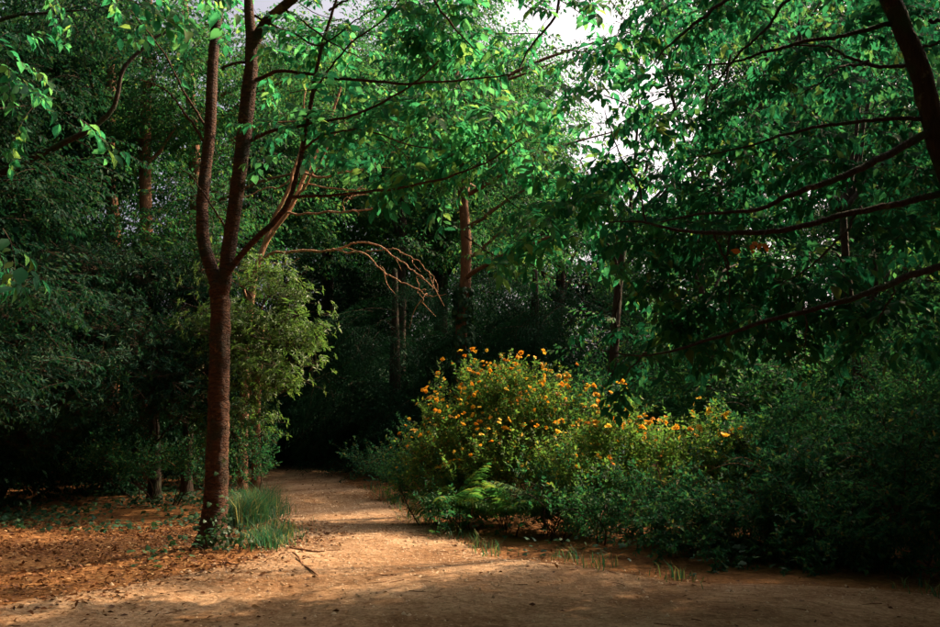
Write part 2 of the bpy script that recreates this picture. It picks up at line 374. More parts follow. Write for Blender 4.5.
# gaps in the canopy that let sunlight down (point lit, radius, share of sprays cleared)
SHAFTS = []
def shaft(px, py, Y, r, p=0.92): SHAFTS.append((P(px, py, Y), r, p))
# gaps through which the sky shows
SKYGAPS = []

def rot_from(yaw, pitch, roll):
    cy_, sy_ = np.cos(yaw), np.sin(yaw); cp, sp = np.cos(pitch), np.sin(pitch); cr, sr = np.cos(roll), np.sin(roll)
    z = np.zeros_like(yaw); o_ = np.ones_like(yaw)
    def mat(rows): return np.stack([np.stack(r_, -1) for r_ in rows], -2)
    Rz = mat([[cy_, -sy_, z], [sy_, cy_, z], [z, z, o_]]); Rx = mat([[o_, z, z], [z, cp, -sp], [z, sp, cp]]); Ry = mat([[cr, z, sr], [z, o_, z], [-sr, z, cr]])
    return Rz @ Rx @ Ry

def clump_sprays(kind, c, rx, ry, rz, lai, droop=-0.1, axis=None, scale=1.0, cluster=7, shell=0.45, upright=False, spread=0.8):
    """spray matrices (n,4,4) in an uneven ellipsoid of foliage"""
    lai = lai * DENS[kind]
    n = max(4, int(lai * math.pi * rx * rz / (AREA[kind] * scale ** 2) * .8))
    nc = max(3, n // cluster)
    d = unit(rng.normal(0, 1, (nc, 3))); rad = rng.random(nc) ** shell
    wob = 1 + .22 * np.sin(d[:, 0] * 5 + rng.uniform(0, 6)) * np.cos(d[:, 2] * 4 + rng.uniform(0, 6))
    cc = np.array(c) + d * (rad * wob)[:, None] * np.array([rx, ry, rz])
    k = rng.integers(0, nc, n)
    p = cc[k] + rng.normal(0, 1, (n, 3)) * np.array([.22, .22, .13]) * scale
    ax = np.array(c) if axis is None else np.array(axis)
    out = p - ax
    yaw = np.arctan2(-out[:, 0], out[:, 1]) + rng.normal(0, spread, n)
    pitch = (rng.normal(R(62), R(16), n) if upright else rng.normal(droop, .28, n))
    roll = rng.normal(0, .35, n)
    m = np.zeros((n, 4, 4)); m[:, :3, :3] = rot_from(yaw, pitch, roll) * (scale * rng.uniform(.8, 1.2, n))[:, None, None]
    m[:, :3, 3] = p; m[:, 3, 3] = 1
    keep = p[:, 2] > 0.03
    for (t, r_, pr) in (SHAFTS if kind != 'flowerbush' else []):
        w = p - t; along = w @ SUN; dist = np.linalg.norm(w - along[:, None] * SUN, axis=1)
        prob = pr * np.clip(1.35 - dist / r_ * .75, 0, 1)
        keep &= ~((along > max(1.4, r_ * .8)) & (rng.random(n) < prob) & (dist < r_ * 1.6))
    for (t, px_r, ylo) in SKYGAPS:
        q = p - np.array([0, 0, EYE]); tt = unit(t - np.array([0, 0, EYE])); al = q @ tt
        ang = np.linalg.norm(q - al[:, None] * tt, axis=1) / np.maximum(al, .1) * FPX
        keep &= ~((al > ylo) & (ang < px_r * rng.uniform(.6, 1.15, n)))
    return m[keep]

def sprays_to_leaves(kind, S):
    """all leaf matrices and one twig Geo"""
    var = rng.integers(0, len(TEMPL[kind]), len(S)); LM = []; g = Geo()
    for v in range(len(TEMPL[kind])):
        m = S[var == v]
        if not len(m): continue
        lm, tv, tf = TEMPL[kind][v]
        q = (m[:, None] @ lm[None]).reshape(-1, 4, 4); nq = len(q)
        q[:, :3, 0] *= rng.uniform(.7, 1.2, (nq, 1)); q[:, :3, 2] *= rng.uniform(.2, 2.8, (nq, 1)); q[:, :3, :3] *= rng.uniform(.62, 1.2, (nq, 1, 1)); LM.append(q)
        W = np.einsum('nij,kj->nki', m[:, :3, :3], tv) + m[:, None, :3, 3]
        off = (np.arange(len(m)) * len(tv))
        g.add(W.reshape(-1, 3), [(f[None] + off[:, None, None]).reshape(-1, f.shape[1]) for f in tf])
    return np.concatenate(LM), g

def leaves_into(g, LM, shape, slot=0):
    V, T, Q = leaf_shape(shape); n = len(LM)
    W = np.einsum('nij,kj->nki', LM[:, :3, :3], V) + LM[:, None, :3, 3]
    off = (np.arange(n) * len(V))[:, None, None]
    fs = [(f[None] + off).reshape(-1, f.shape[1]) for f in (T, Q) if len(f)]
    g.add(W.reshape(-1, 3), fs, slot)

def screen(p):
    q = p - np.array([0, 0, EYE]); dep = q[:, 1] * CP + q[:, 2] * SP; vv = -q[:, 1] * SP + q[:, 2] * CP
    return 470 + FPX * q[:, 0] / dep, 313.5 - FPX * vv / dep, dep

def foliage(root, kind, S, leafmat, single=None, n_single=0, name='crown', shape=None, twigs=True, single_px=9.0):
    shape = shape or SHAPE[kind]
    LM, tg = sprays_to_leaves(kind, S)
    pick = np.zeros(len(LM), bool)
    if n_single:
        x, y, d = screen(LM[:, :3, 3]); size = np.linalg.norm(LM[:, :3, 1], axis=1) * FPX / np.maximum(d, .1)
        ok = (x > 2) & (x < 938) & (y > 2) & (y < 620) & (d > .5)
        idx = np.where(ok)[0]; idx = idx[np.argsort(-size[idx])][:n_single]; pick[idx] = True
    g = Geo(); leaves_into(g, LM[~pick], shape, 0)
    if twigs:
        base = g.n; tv = np.concatenate(tg.V); g.V.append(tv)
        for f in tg.F: g.F.append(f + base); g.M.append(1)
        g.n += len(tv)
    crown = part(name, g.mesh(name, [leafmat, M['twig']]), root)
    if n_single and pick.any():
        key = (shape, single.name)
        if key not in foliage.cache:
            V, T, Q = leaf_shape(shape); foliage.cache[key] = make_mesh('leaf', V, [f for f in (T, Q) if len(f)], [single])
        for m in LM[pick]:
            o = bpy.data.objects.new('leaf', foliage.cache[key]); COL.objects.link(o); o.parent = crown; o.matrix_basis = Matrix(m.tolist())
    return crown
foliage.cache = {}

def limb(root, pts, rad, mat, sides=7, rough=0.05, wander=0.0, name='branch', n=None):
    V, F = tube(pts, rad, sides, n=n, rough=rough, wander=wander)
    g = Geo(); g.add(V, F); return part(name, g.mesh(name, [mat], True), root)

def trunk(root, pts, rad, mat, sides=12, rough=0.05, flare=(0.5, .25), n=None, wander=0.0):
    V, F = tube(pts, rad, sides, n=n or 6 * len(pts), rough=rough, flare=flare, wander=wander)
    g = Geo(); g.add(V, F); return part('trunk', g.mesh('trunk', [mat], True), root)

def cl(px, py, Y, wpx, hpx, lai=1.6, ry=None):
    """clump given by its place, distance and half-size as seen: centre and radii in metres"""
    k = Y / FPX; rx = wpx * k; return P(px, py, Y), rx, ry or rx * .8, hpx * k, lai

def limb_to(root, a, c, mat, r0, sag=0.1):
    a = np.array(a); c = np.array(c); mid = a * .5 + c * .5 + np.array([0, 0, sag]) + rng.normal(0, .12, 3)
    return limb(root, [a, a * .75 + mid * .25 + rng.normal(0, .04, 3), mid, c], [r0, r0 * .7, r0 * .5, r0 * .15], mat, 6, wander=.05)

def groundpt(px, py):
    """where a line of sight through the photograph meets level ground"""
    d = P(px, py, 1.0) - np.array([0, 0, EYE]); t = -EYE / d[2]; return np.array([d[0] * t, d[1] * t, 0.0])

# ------------------------------------------------------------------ light gaps and sky gaps
for a in [(370, 560, 10.1, 1.25, .99), (385, 548, 11, 1.1, .98), (400, 575, 9.2, .6, .9), (340, 535, 12.2, 1.0, .96), (400, 535, 12.2, .8, .95), (330, 515, 14.5, 1.1, .93), (350, 500, 17, 1.0, .8), (430, 560, 10.1, .8, .95), (300, 570, 9.4, .5, .7),
          (250, 585, 8.7, .4, .5), (150, 566, 9.7, .45, .9), (120, 590, 8.5, .25, .7), (60, 605, 7.8, .25, .7), (178, 550, 10.6, .6, .95), (100, 572, 9.3, .35, .8), (720, 190, 8.5, 1.2, .35), (820, 150, 8.2, 1.2, .35), (680, 260, 8.8, 1.0, .4),
          (222, 500, 10.4, .5, .98), (222, 440, 10.4, .5, .98), (222, 380, 10.4, .5, .97), (222, 320, 10.4, .5, .95), (215, 200, 10.4, .4, .8), (245, 120, 10.4, .5, .8),
          (500, 410, 14.2, 1.4, .97), (450, 450, 13.8, .8, .9), (545, 440, 13.6, .9, .9), (490, 480, 12.6, .7, .85), (610, 430, 13, .8, .65), (690, 440, 12.6, .6, .5),
          (280, 330, 15.5, 1.4, .96), (270, 400, 15.5, 1.2, .95), (310, 340, 15.3, 1.0, .95), (330, 200, 17, 1.5, .93), (400, 270, 16, 1.1, .93), (300, 160, 17.5, 1.4, .9), (360, 230, 16.5, 1.2, .93),
          (640, 480, 12, 1.0, .75), (720, 470, 11.6, 1.0, .65), (800, 440, 12, 1.1, .65), (840, 500, 10, .6, .65), (900, 450, 10.5, .8, .5), (560, 500, 12, .9, .75), (430, 90, 10.4, 1.0, .7), (500, 140, 10, 1.0, .7), (560, 200, 9.8, 1.0, .65), (390, 130, 10.6, .8, .7), (464, 270, 21, 1.0, .9), (255, 490, 13.8, .6, .75), (155, 455, 18, .7, .8), (130, 220, 20, 1.2, .6), (200, 200, 20, 1.5, .7)]:
    shaft(*a)
for px, py, r_, lo in [(315, 20, 9, 11), (405, 165, 9, 11), (615, 88, 8, 5), (652, 97, 7, 5), (604, 35, 4, 5), (540, 85, 4, 5), (735, 155, 4, 5)]:
    SKYGAPS.append((P(px, py, 10), r_, lo))

# ------------------------------------------------------------------ trees
def nearest_on(poly, c, below=0.9):
    q = smooth_path(poly, 30); d = np.linalg.norm((q - np.array(c)) * np.array([1, 1, 1.0]) + np.array([0, 0, below]), axis=1)
    return q[np.argmin(d)]

def tree(name, label, cat, tp, tr, clumps, kind, leafmat, bark, group=None, limbs=True, droop=-0.1, scale=1.0, n_single=0, single=None,
         sides=10, limb_r=.05, cluster=7, flare=(.5, .25), shell=.45, upright=False, rough=.05):
    tp = [np.array(p, float) for p in tp]; tp[0][2] = ground_z(tp[0][0], tp[0][1]) - .06
    base = (tp[0][0], tp[0][1], float(ground_z(tp[0][0], tp[0][1])))
    root = thing(name, label, cat, base, group)
    trunk(root, tp, tr, bark, sides, rough=rough, flare=flare)
    S = []
    for (c, rx, ry, rz, lai) in clumps:
        S.append(clump_sprays(kind, c, rx, ry, rz, lai, droop, scale=scale, cluster=cluster, shell=shell, upright=upright))
        if limbs: limb_to(root, nearest_on(tp, c), c, bark, limb_r)
    if S: foliage(root, kind, np.concatenate(S), leafmat, single, n_single)
    return root

# --- forked cherry tree beside the path
fb = groundpt(212, 556); DY = fb[1]
Pt = lambda px, py, dy=0.0: P(px, py, DY + dy)
root = thing('forked_tree', 'tall brown forked tree with ivy at its foot, standing alone beside the path', 'tree', (fb[0], fb[1], float(ground_z(fb[0], fb[1]))))
k = DY / FPX
V, F = tube([(fb[0] + .02, fb[1], -.08), Pt(213, 530), Pt(216, 500), Pt(218, 460), Pt(220, 420), Pt(220, 380), Pt(221, 340), Pt(221, 305), Pt(220, 285)],
            np.array([18, 12.6, 11.5, 11, 10.6, 10.4, 10, 9.6, 9]) * k, 24, n=90, rough=.03, flare=(.95, .2), wander=.03)
g = Geo(); g.add(V, F); part('trunk', g.mesh('trunk', [M['bark']], True), root)
def stem(pts, w, name='stem', sides=12):
    V, F = tube(pts, np.array(w) * k / 2 * .9, sides, n=8 * len(pts), rough=.035, wander=.02); g = Geo(); g.add(V, F)
    return part(name, g.mesh(name, [M['bark']], True), root)
stem([Pt(220, 305), Pt(214, 275), Pt(205, 245, .05), Pt(203, 215, .1), Pt(205, 179, .15), Pt(210, 128, .2), Pt(214, 51, .25), Pt(220, -10, .3), Pt(228, -90, .5), Pt(236, -170, .7)], [15, 15, 14.5, 14, 14, 13, 12.5, 12, 9, 4])
stem([Pt(221, 300), Pt(225, 275, -.03), Pt(231, 230, -.06), Pt(240, 168, -.1), Pt(247, 102, -.1), Pt(250, 55, -.1), Pt(247, 0, -.1), Pt(244, -70, -.1), Pt(240, -150, 0)], [15, 16, 16.5, 16.5, 17, 15, 10, 8, 4])
stem([Pt(250, 58, -.1), Pt(262, 30, -.15), Pt(280, 10, -.3), Pt(310, -15, -.5), Pt(350, -50, -.8), Pt(410, -90, -1.2)], [12, 12, 11, 10, 8, 4], 'branch')
stem([Pt(221, 286, -.05), Pt(236, 262, -.12), Pt(255, 240, -.2), Pt(275, 222, -.3), Pt(289, 198, -.35), Pt(301, 153, -.4), Pt(311, 100, -.5), Pt(321, 48, -.6), Pt(333, 12, -.7), Pt(345, -30, -.8)], [9, 7.5, 7, 6, 5.5, 5, 4.6, 4, 3.2, 2], 'branch', 8)
tw_list = [
 ([(255, 80, -.1), (281, 74, -.3), (314, 79, -.5), (360, 83, -.8), (407, 87, -1.1), (460, 82, -1.4), (514, 75, -1.7)], [4.5, 4, 3.4, 3, 2.5, 2, 1.2]),
 ([(250, 141, -.1), (266, 132, -.2), (295, 126, -.4), (324, 121, -.6), (355, 114, -.9), (402, 92, -1.2), (440, 60, -1.5)], [4.5, 4, 3.5, 3, 2.5, 2, 1]),
 ([(289, 198, -.35), (330, 196, -.6), (376, 191, -.9), (420, 184, -1.1), (453, 176, -1.3), (490, 160, -1.5), (524, 138, -1.7)], [3.6, 3, 2.8, 2.4, 2, 1.6, 1]),
 ([(250, 60, -.1), (235, 62, -.2), (222, 68, -.2)], [4, 3, 3]),
 ([(255, 15, -.2), (290, 30, -.4), (320, 40, -.7), (350, 22, -.9), (380, 8, -1.1)], [3, 2.4, 2, 1.6, 1]),
 ([(285, 8, -.3), (305, 20, -.5), (330, 40, -.8), (360, 58, -1)], [3, 2.4, 1.8, 1]),
 ([(311, 100, -.5), (330, 70, -.7), (352, 45, -.9), (390, 15, -1.1), (420, -30, -1.3)], [3, 2.4, 2, 1.6, 1]),
 ([(301, 153, -.4), (325, 135, -.6), (360, 128, -.8), (400, 140, -1), (440, 150, -1.2)], [3, 2.2, 1.8, 1.5, 1]),
 ([(208, 150, .2), (190, 120, .1), (170, 95, 0), (140, 80, -.1)], [3.5, 3, 2, 1]),
 ([(209, 130, .2), (190, 105, .3), (160, 50, .3), (130, 10, .3)], [3, 2.5, 2, 1.2]),
 ([(224, 225, 0), (212, 205, -.1), (196, 180, -.2), (180, 168, -.3)], [2.5, 2, 1.5, 1]),
 ([(330, 12, -.7), (350, -5, -.8), (375, -30, -.9)], [2.5, 2, 1]),
 ([(425, -60, -1.2), (430, -10, -1.3), (455, 30, -1.4), (480, 55, -1.6)], [4, 3, 2, 1]),
 ([(500, -80, -1.4), (545, -30, -1.5), (560, 5, -1.6), (530, 50, -1.7), (520, 75, -1.8)], [4, 3, 2.6, 2, 1]),
]
for pts, w in tw_list:
    V, F = tube([Pt(*p) for p in pts], np.array(w) * k / 2 * .95, 6, n=7 * len(pts), wander=.035); g = Geo(); g.add(V, F)
    part('branch', g.mesh('branch', [M['bark']], True), root)
CL = [cl(345, 50, 10.9, 60, 55, 1.5), cl(400, 40, 10.5, 70, 60, 1.7), cl(470, 45, 10.2, 75, 65, 1.7), cl(545, 35, 9.9, 65, 45, 1.0), cl(390, 110, 10.7, 70, 45, 1.5), cl(455, 130, 10.1, 70, 55, 1.7),
      cl(530, 150, 9.9, 65, 55, 1.2), cl(420, 170, 10.2, 40, 18, .6), cl(520, 180, 9.9, 40, 24, 1.2), cl(560, 215, 9.7, 55, 50, 1.5), cl(575, 120, 9.9, 40, 40, .8), cl(590, 285, 9.7, 45, 30, 1.3), cl(535, 268, 9.7, 25, 10, .7),
      cl(430, -80, 9.9, 120, 50, 1.5), cl(560, -70, 9.4, 90, 50, 1.4), cl(300, -90, 10.4, 90, 50, 1.2), cl(255, 55, 10.7, 45, 22, .5), cl(220, 25, 10.5, 60, 30, .5), cl(200, -80, 10.9, 100, 50, 1.3), cl(330, 140, 10.7, 30, 30, .7),
      cl(620, 200, 9.7, 40, 50, 1.3), cl(615, 55, 10, 60, 50, 1.8), cl(655, 120, 9.8, 45, 45, 1.7), cl(590, 110, 10.5, 60, 50, 1.3), cl(560, 10, 10.6, 60, 40, 1.3), cl(340, 20, 11, 45, 30, 1.0), cl(590, 20, 9.8, 50, 35, 1.2), cl(650, 30, 10.4, 60, 50, 1.1), cl(700, 80, 10.6, 60, 50, 1.1), cl(630, 110, 11.5, 60, 60, 1.0), cl(440, 90, 11, 90, 60, .9), cl(350, 100, 11, 60, 50, .8)]
S = np.concatenate([clump_sprays('broad', *c, droop=-.25, cluster=5) for c in CL])
foliage(root, 'broad', S, M['cherry'], M['cherry_one'], 290)
for c in CL[::1]:
    a = c[0]; st = a + np.array([-.5, .4, .35]) + rng.normal(0, .15, 3)
    V, F = tube([st, a * .5 + st * .5 + rng.normal(0, .08, 3), a], [.008, .006, .003], 5, n=8); g = Geo(); g.add(V, F); part('branch', g.mesh('branch', [M['bark']], True), root)

# --- leaning tree on the right, trunk entering at the top right corner
lb = np.array([4.35, 7.4, 0])
root = thing('leaning_tree', 'dark leaning tree at the upper right corner with long boughs over the bushes', 'tree', (lb[0], lb[1], float(ground_z(lb[0], lb[1]))))
k = 7.2 / FPX; Pr = lambda px, py, Y=7.2: P(px, py, Y)
trunk(root, [(lb[0], lb[1], -.06), Pr(1015, 450, 7.4), Pr(985, 300, 7.3), Pr(960, 210), Pr(938, 143), Pr(920, 72), Pr(893, 5), Pr(868, -50, 7.1), Pr(845, -120, 7)], np.array([18, 13.5, 12, 11.4, 10.8, 10.4, 9.8, 8, 4.5]) * k, M['bark_dark'], 14, n=60, rough=.04)
RB = [([(962, 186, 7.2), (940, 191, 7.2), (906, 199, 7.1), (860, 208, 7.1), (814, 219, 7.1), (773, 227, 7.2), (730, 229, 7.3), (686, 227, 7.4), (643, 220, 7.5), (610, 222, 7.6)], [11, 9, 8, 7.5, 7, 6.5, 5.5, 4.5, 3, 1.5]),
      ([(938, 128, 7.2), (895, 150, 7), (865, 166, 6.9), (824, 181, 6.9), (788, 194, 7), (758, 207, 7.1), (702, 212, 7.3), (660, 222, 7.4)], [11, 9, 8, 7, 6, 5, 3, 1.5]),
      ([(985, 250, 7.3), (940, 263, 7.1), (906, 275, 7), (860, 293, 6.9), (824, 302, 6.9), (768, 316, 7), (720, 333, 7.1), (650, 353, 7.2), (600, 350, 7.3)], [11, 9, 8, 7, 6, 5, 4, 2.5, 1.2]),
      ([(908, 24, 7.2), (885, 24, 7.2), (844, 33, 7.2), (804, 41, 7.2), (768, 51, 7.3), (732, 62, 7.4), (696, 66, 7.5)], [7, 6, 5, 4.5, 4, 3, 1.5]),
      ([(934, 118, 7.2), (875, 117, 7.3), (832, 121, 7.4), (788, 134, 7.5), (737, 148, 7.6), (690, 158, 7.7)], [6, 5, 4.4, 3.6, 2.6, 1.4]),
      ([(918, 62, 7.2), (883, 66, 7.4), (855, 56, 7.5), (824, 47, 7.6), (788, 46, 7.8)], [5, 5, 4, 3, 1.5]),
      ([(880, -20, 7.2), (830, -25, 7.1), (786, 0, 7.1), (768, 25, 7.1), (742, 51, 7.1), (722, 76, 7.2), (702, 107, 7.2)], [7, 6, 4, 3.5, 3, 2.4, 1.2]),
      ([(868, -50, 7.1), (790, -45, 7), (730, 0, 6.9), (686, 33, 6.9), (656, 59, 6.9)], [7, 6, 4.5, 3.5, 1.5]),
      ([(928, 20, 7.2), (960, 12, 7.1), (1000, 8, 7)], [5, 4.5, 3]), ([(918, 50, 7.2), (932, 45, 7.1), (960, 30, 7)], [4, 3, 2]),
      ([(712, 230, 7.35), (722, 258, 7.3), (727, 275, 7.3), (730, 310, 7.3)], [3, 2.6, 2, 1]), ([(731, 232, 7.3), (728, 262, 7.3), (727, 275, 7.3)], [3, 2.4, 2]),
      ([(868, 60, 7.45), (842, 66, 7.3), (830, 76, 7.2), (800, 95, 7.2)], [4, 3, 2.4, 1]),
      ([(862, 207, 7.1), (845, 235, 7), (815, 262, 7), (780, 285, 7)], [3.5, 3, 2.4, 1]),
      ([(895, 278, 7), (890, 300, 7), (878, 325, 7)], [3, 2.4, 1]), ([(803, 307, 6.95), (806, 330, 6.9), (805, 360, 6.9)], [2.6, 2, 1]),
      ([(648, 352, 7.2), (632, 372, 7.2), (618, 384, 7.2)], [2.4, 2, 1]), ([(645, 221, 7.5), (635, 180, 7.6), (618, 150, 7.6), (605, 110, 7.7)], [2.6, 2.2, 1.8, 1])]
for pts, w in RB: limb(root, [Pr(*p) for p in pts], np.array(w) * k / 2 * .85, M['bark_dark'], 8, wander=.03, n=9 * len(pts))
CR = [cl(650, 175, 9.5, 60, 45, 1.3), cl(700, 120, 9.1, 55, 45, 1.1), cl(770, 95, 8.9, 65, 55, 1.4), cl(850, 60, 8.7, 65, 55, 1.5), cl(910, 95, 8.5, 50, 55, 1.2), cl(690, 235, 9.1, 65, 45, 1.5), cl(760, 180, 8.9, 65, 45, 1.4),
      cl(840, 160, 8.5, 65, 45, 1.3), cl(920, 200, 8.3, 60, 45, 1.3), cl(640, 300, 9.3, 55, 40, 1.4), cl(730, 300, 8.9, 70, 45, 1.5), cl(820, 265, 8.5, 70, 45, 1.4), cl(900, 320, 8.3, 65, 45, 1.3), cl(680, 25, 9.1, 45, 35, .9), cl(740, 20, 8.7, 50, 40, 1.3),
      cl(800, -60, 8.3, 130, 50, 1.6), cl(950, -40, 8.1, 90, 60, 1.5), cl(1010, 140, 8.1, 70, 90, 1.5), cl(680, -80, 8.5, 90, 50, 1.4), cl(860, 50, 10.5, 80, 60, 1.3), cl(790, 140, 10.5, 70, 55, 1.1), cl(930, 130, 10, 60, 60, 1.3), cl(740, 60, 10.2, 60, 50, 1.1), cl(830, 10, 9.5, 80, 40, 1.2), cl(700, 10, 9.8, 50, 35, .9), cl(760, 110, 11, 70, 50, 1.0), cl(900, 30, 11, 70, 60, 1.2), cl(640, 365, 9.1, 40, 22, 1.0), cl(760, 360, 8.9, 60, 22, .9)]
S = np.concatenate([clump_sprays('broad_small', *c, droop=-.2, cluster=5) for c in CR])
cr = foliage(root, 'broad_small', S, M['lean'], M['lean_one'], 290)
# one spray of turned orange leaves
limb(root, [Pr(768, 228, 7.2), Pr(763, 236, 7.15), Pr(757, 248, 7.1)], [.007, .005, .003], M['bark_dark'], 5, n=6)
om = make_mesh('leaf', *(lambda a: (a[0], [a[1], a[2]]))(leaf_shape('near')), [M['orange_leaf']])
for q in range(9):
    p = P(756 + rng.normal(0, 5), 248 + rng.normal(0, 4), 7.1); m = np.eye(4); m[:3, :3] = frame(rng.normal(0, 1, 3) + np.array([0, 0, -.6]), unit([0, -1, .3] + rng.normal(0, .4, 3))) * rng.uniform(.06, .09); m[:3, 3] = p
    o = bpy.data.objects.new('leaf', om); COL.objects.link(o); o.parent = cr; o.matrix_basis = Matrix(m.tolist()); o['label'] = 'turned orange leaf'

# --- tree off to the left whose leafy bough hangs into the upper left corner
tree('overhanging_tree', 'broad leaved tree whose drooping bough hangs into the upper left corner', 'tree',
     [(-5.6, 7.6, 0), (-5.5, 7.6, 2.5), P(-90, 0, 7.6), P(-60, -100, 7.8)], [.2, .17, .13, .08],
     [cl(4, 45, 8.8, 26, 20, .6), cl(32, 105, 8.6, 18, 14, .6), cl(-50, 60, 8.4, 45, 70, 1.0), cl(60, -35, 7.8, 90, 24, 1.1), cl(150, -35, 8.4, 70, 18, .7), cl(-60, 180, 7.6, 45, 70, 1.0)],
     'broad', M['cherry'], M['bark_dark'], n_single=110, single=M['cherry_one'], droop=-.5, limb_r=.03)

# --- ivy clad tree in the middle distance
b = groundpt(461, 474); Y0 = 21.5
tree('ivy_clad_tree', 'straight reddish trunk wrapped in ivy behind the orange flowering bush', 'tree',
     [P(461, 478, Y0), P(461, 400, Y0), P(461, 340, Y0), P(465, 286, Y0), P(466, 240, Y0), P(463, 200, Y0), P(458, 140, Y0), P(455, 80, Y0)], np.array([6.5, 6, 5.8, 5.6, 5.2, 4.8, 3.6, 2]) * Y0 / FPX,
     [cl(430, 140, 21.5, 60, 45, 1.7), cl(500, 120, 21, 75, 60, 1.9), cl(540, 225, 21.5, 50, 45, 1.7), cl(455, 60, 21.5, 80, 50, 1.7), cl(560, 170, 20.5, 55, 60, 1.6), cl(560, 60, 21, 50, 45, 1.2), cl(620, 130, 20, 60, 60, 1.0), cl(600, 220, 19, 50, 45, 1.3), cl(640, 30, 20, 60, 45, .9), cl(480, 190, 23.5, 45, 25, 1.0)],
     'wood', M['wood'], M['bark_red'], limb_r=.07, scale=1.25)
tree('slender_tree', 'thin reddish trunk rising behind the bare branches, beyond the ivy clad tree', 'tree',
     [P(400, 466, 28), P(401, 330, 28), P(402, 250, 28), P(404, 200, 28), P(408, 150, 28), P(412, 60, 28)], np.array([5, 4.6, 4.2, 3.8, 3.4, 2]) * 28 / FPX,
     [cl(390, 70, 28, 55, 50, 1.6), cl(450, 20, 28, 60, 40, 1.6), cl(310, 150, 28, 45, 30, 1.2), cl(350, 120, 28, 40, 35, 1.2), cl(365, 205, 28, 45, 30, 1.2), cl(432, 235, 27, 45, 28, 1.3), cl(405, 130, 28, 50, 30, .9)], 'far', M['wood'], M['bark_dark'], limb_r=.07)

# --- bare branched tree leaning behind the forked tree
Yb = 17.5; kb = Yb / FPX
bb = np.array([P(243, 476, Yb)[0], Yb, 0])
root = thing('bare_tree', 'reddish leaning tree with bare sunlit branches between forked tree and ivy clad tree', 'tree', (bb[0], bb[1], float(ground_z(bb[0], bb[1]))))
trunk(root, [(bb[0], bb[1], -.06), P(246, 360, Yb), P(255, 275, Yb), P(270, 235, Yb), P(290, 209, Yb), P(306, 173, Yb), P(322, 140, Yb), P(340, 90, Yb), P(352, 40, Yb)], np.array([5, 4.2, 3.2, 2.5, 2.2, 2.0, 1.7, 1.2, .8]) * kb, M['bark_sunlit'], 12, n=50)
BB = [([(256, 272), (268, 236), (284, 200), (296, 165), (300, 130), (306, 80)], [9, 8, 7, 5, 4, 2]), ([(262, 250), (282, 222), (300, 195), (316, 170), (330, 143), (345, 120)], [7, 6, 5, 4, 3, 1.5]),
      ([(306, 173), (325, 178), (351, 173), (370, 165), (384, 155), (395, 152)], [5, 4, 3.5, 3, 2, 1]), ([(285, 213), (300, 214), (330, 212), (366, 209), (380, 203), (392, 194), (396, 182)], [5, 4, 3.6, 3, 2.4, 2, 1]),
      ([(258, 262), (275, 253), (300, 251), (330, 250), (345, 245), (355, 243), (376, 246), (390, 256), (405, 265), (420, 276), (438, 292)], [6, 5, 4.4, 4, 3.6, 3.2, 3, 2.6, 2.4, 2, 1]),
      ([(332, 249), (345, 252), (365, 252), (378, 264), (390, 275), (405, 283), (420, 291), (432, 295), (446, 294)], [3.4, 3, 3, 2.4, 2.2, 2, 1.8, 1.4, .8]), ([(366, 252), (385, 251), (400, 253), (415, 262), (430, 275), (438, 290)], [2.4, 2, 2, 1.6, 1.2, .8]),
      ([(420, 276), (420, 290), (422, 302)], [1.6, 1.2, .6]), ([(340, 212), (348, 200), (358, 194)], [2, 1.6, 1]), ([(245, 280), (262, 268), (285, 264), (300, 258)], [4, 3, 2, 1]), ([(300, 183), (335, 186), (365, 187), (400, 184)], [3, 2.4, 2, 1]),
      ([(250, 300), (236, 275), (225, 262), (205, 255)], [4, 3, 2.4, 1]), ([(240, 200), (262, 190), (285, 187), (296, 165)], [2, 2.4, 3, 3])]
for pts, w in BB: limb(root, [P(x, y, Yb - .012 * max(0, x - 260)) for x, y in pts], np.array(w) * kb / 2 * .55, M['bark_sunlit'], 7, wander=.07, n=8 * len(pts))
for pts, w in BB[2:9]:                      # fine dead twigs
    q = smooth_path([P(x, y, Yb - .012 * max(0, x - 260)) for x, y in pts], 24)
    for i_ in rng.integers(8, 24, 3):
        d = unit(q[min(i_ + 1, 23)] - q[i_ - 1]) + rng.normal(0, .55, 3); e = q[i_] + d * rng.uniform(.15, .4)
        limb(root, [q[i_], (q[i_] + e) / 2 + rng.normal(0, .04, 3), e + np.array([0, 0, -.05])], [.008, .006, .003], M['bark_sunlit'], 5, n=7)
S = np.concatenate([clump_sprays('wood', *c) for c in [cl(345, 60, 17.5, 40, 30, 1.0), cl(300, 70, 17.7, 45, 40, 1.1), cl(360, 110, 17.5, 40, 25, .8)]]); foliage(root, 'wood', S, M['wood'])

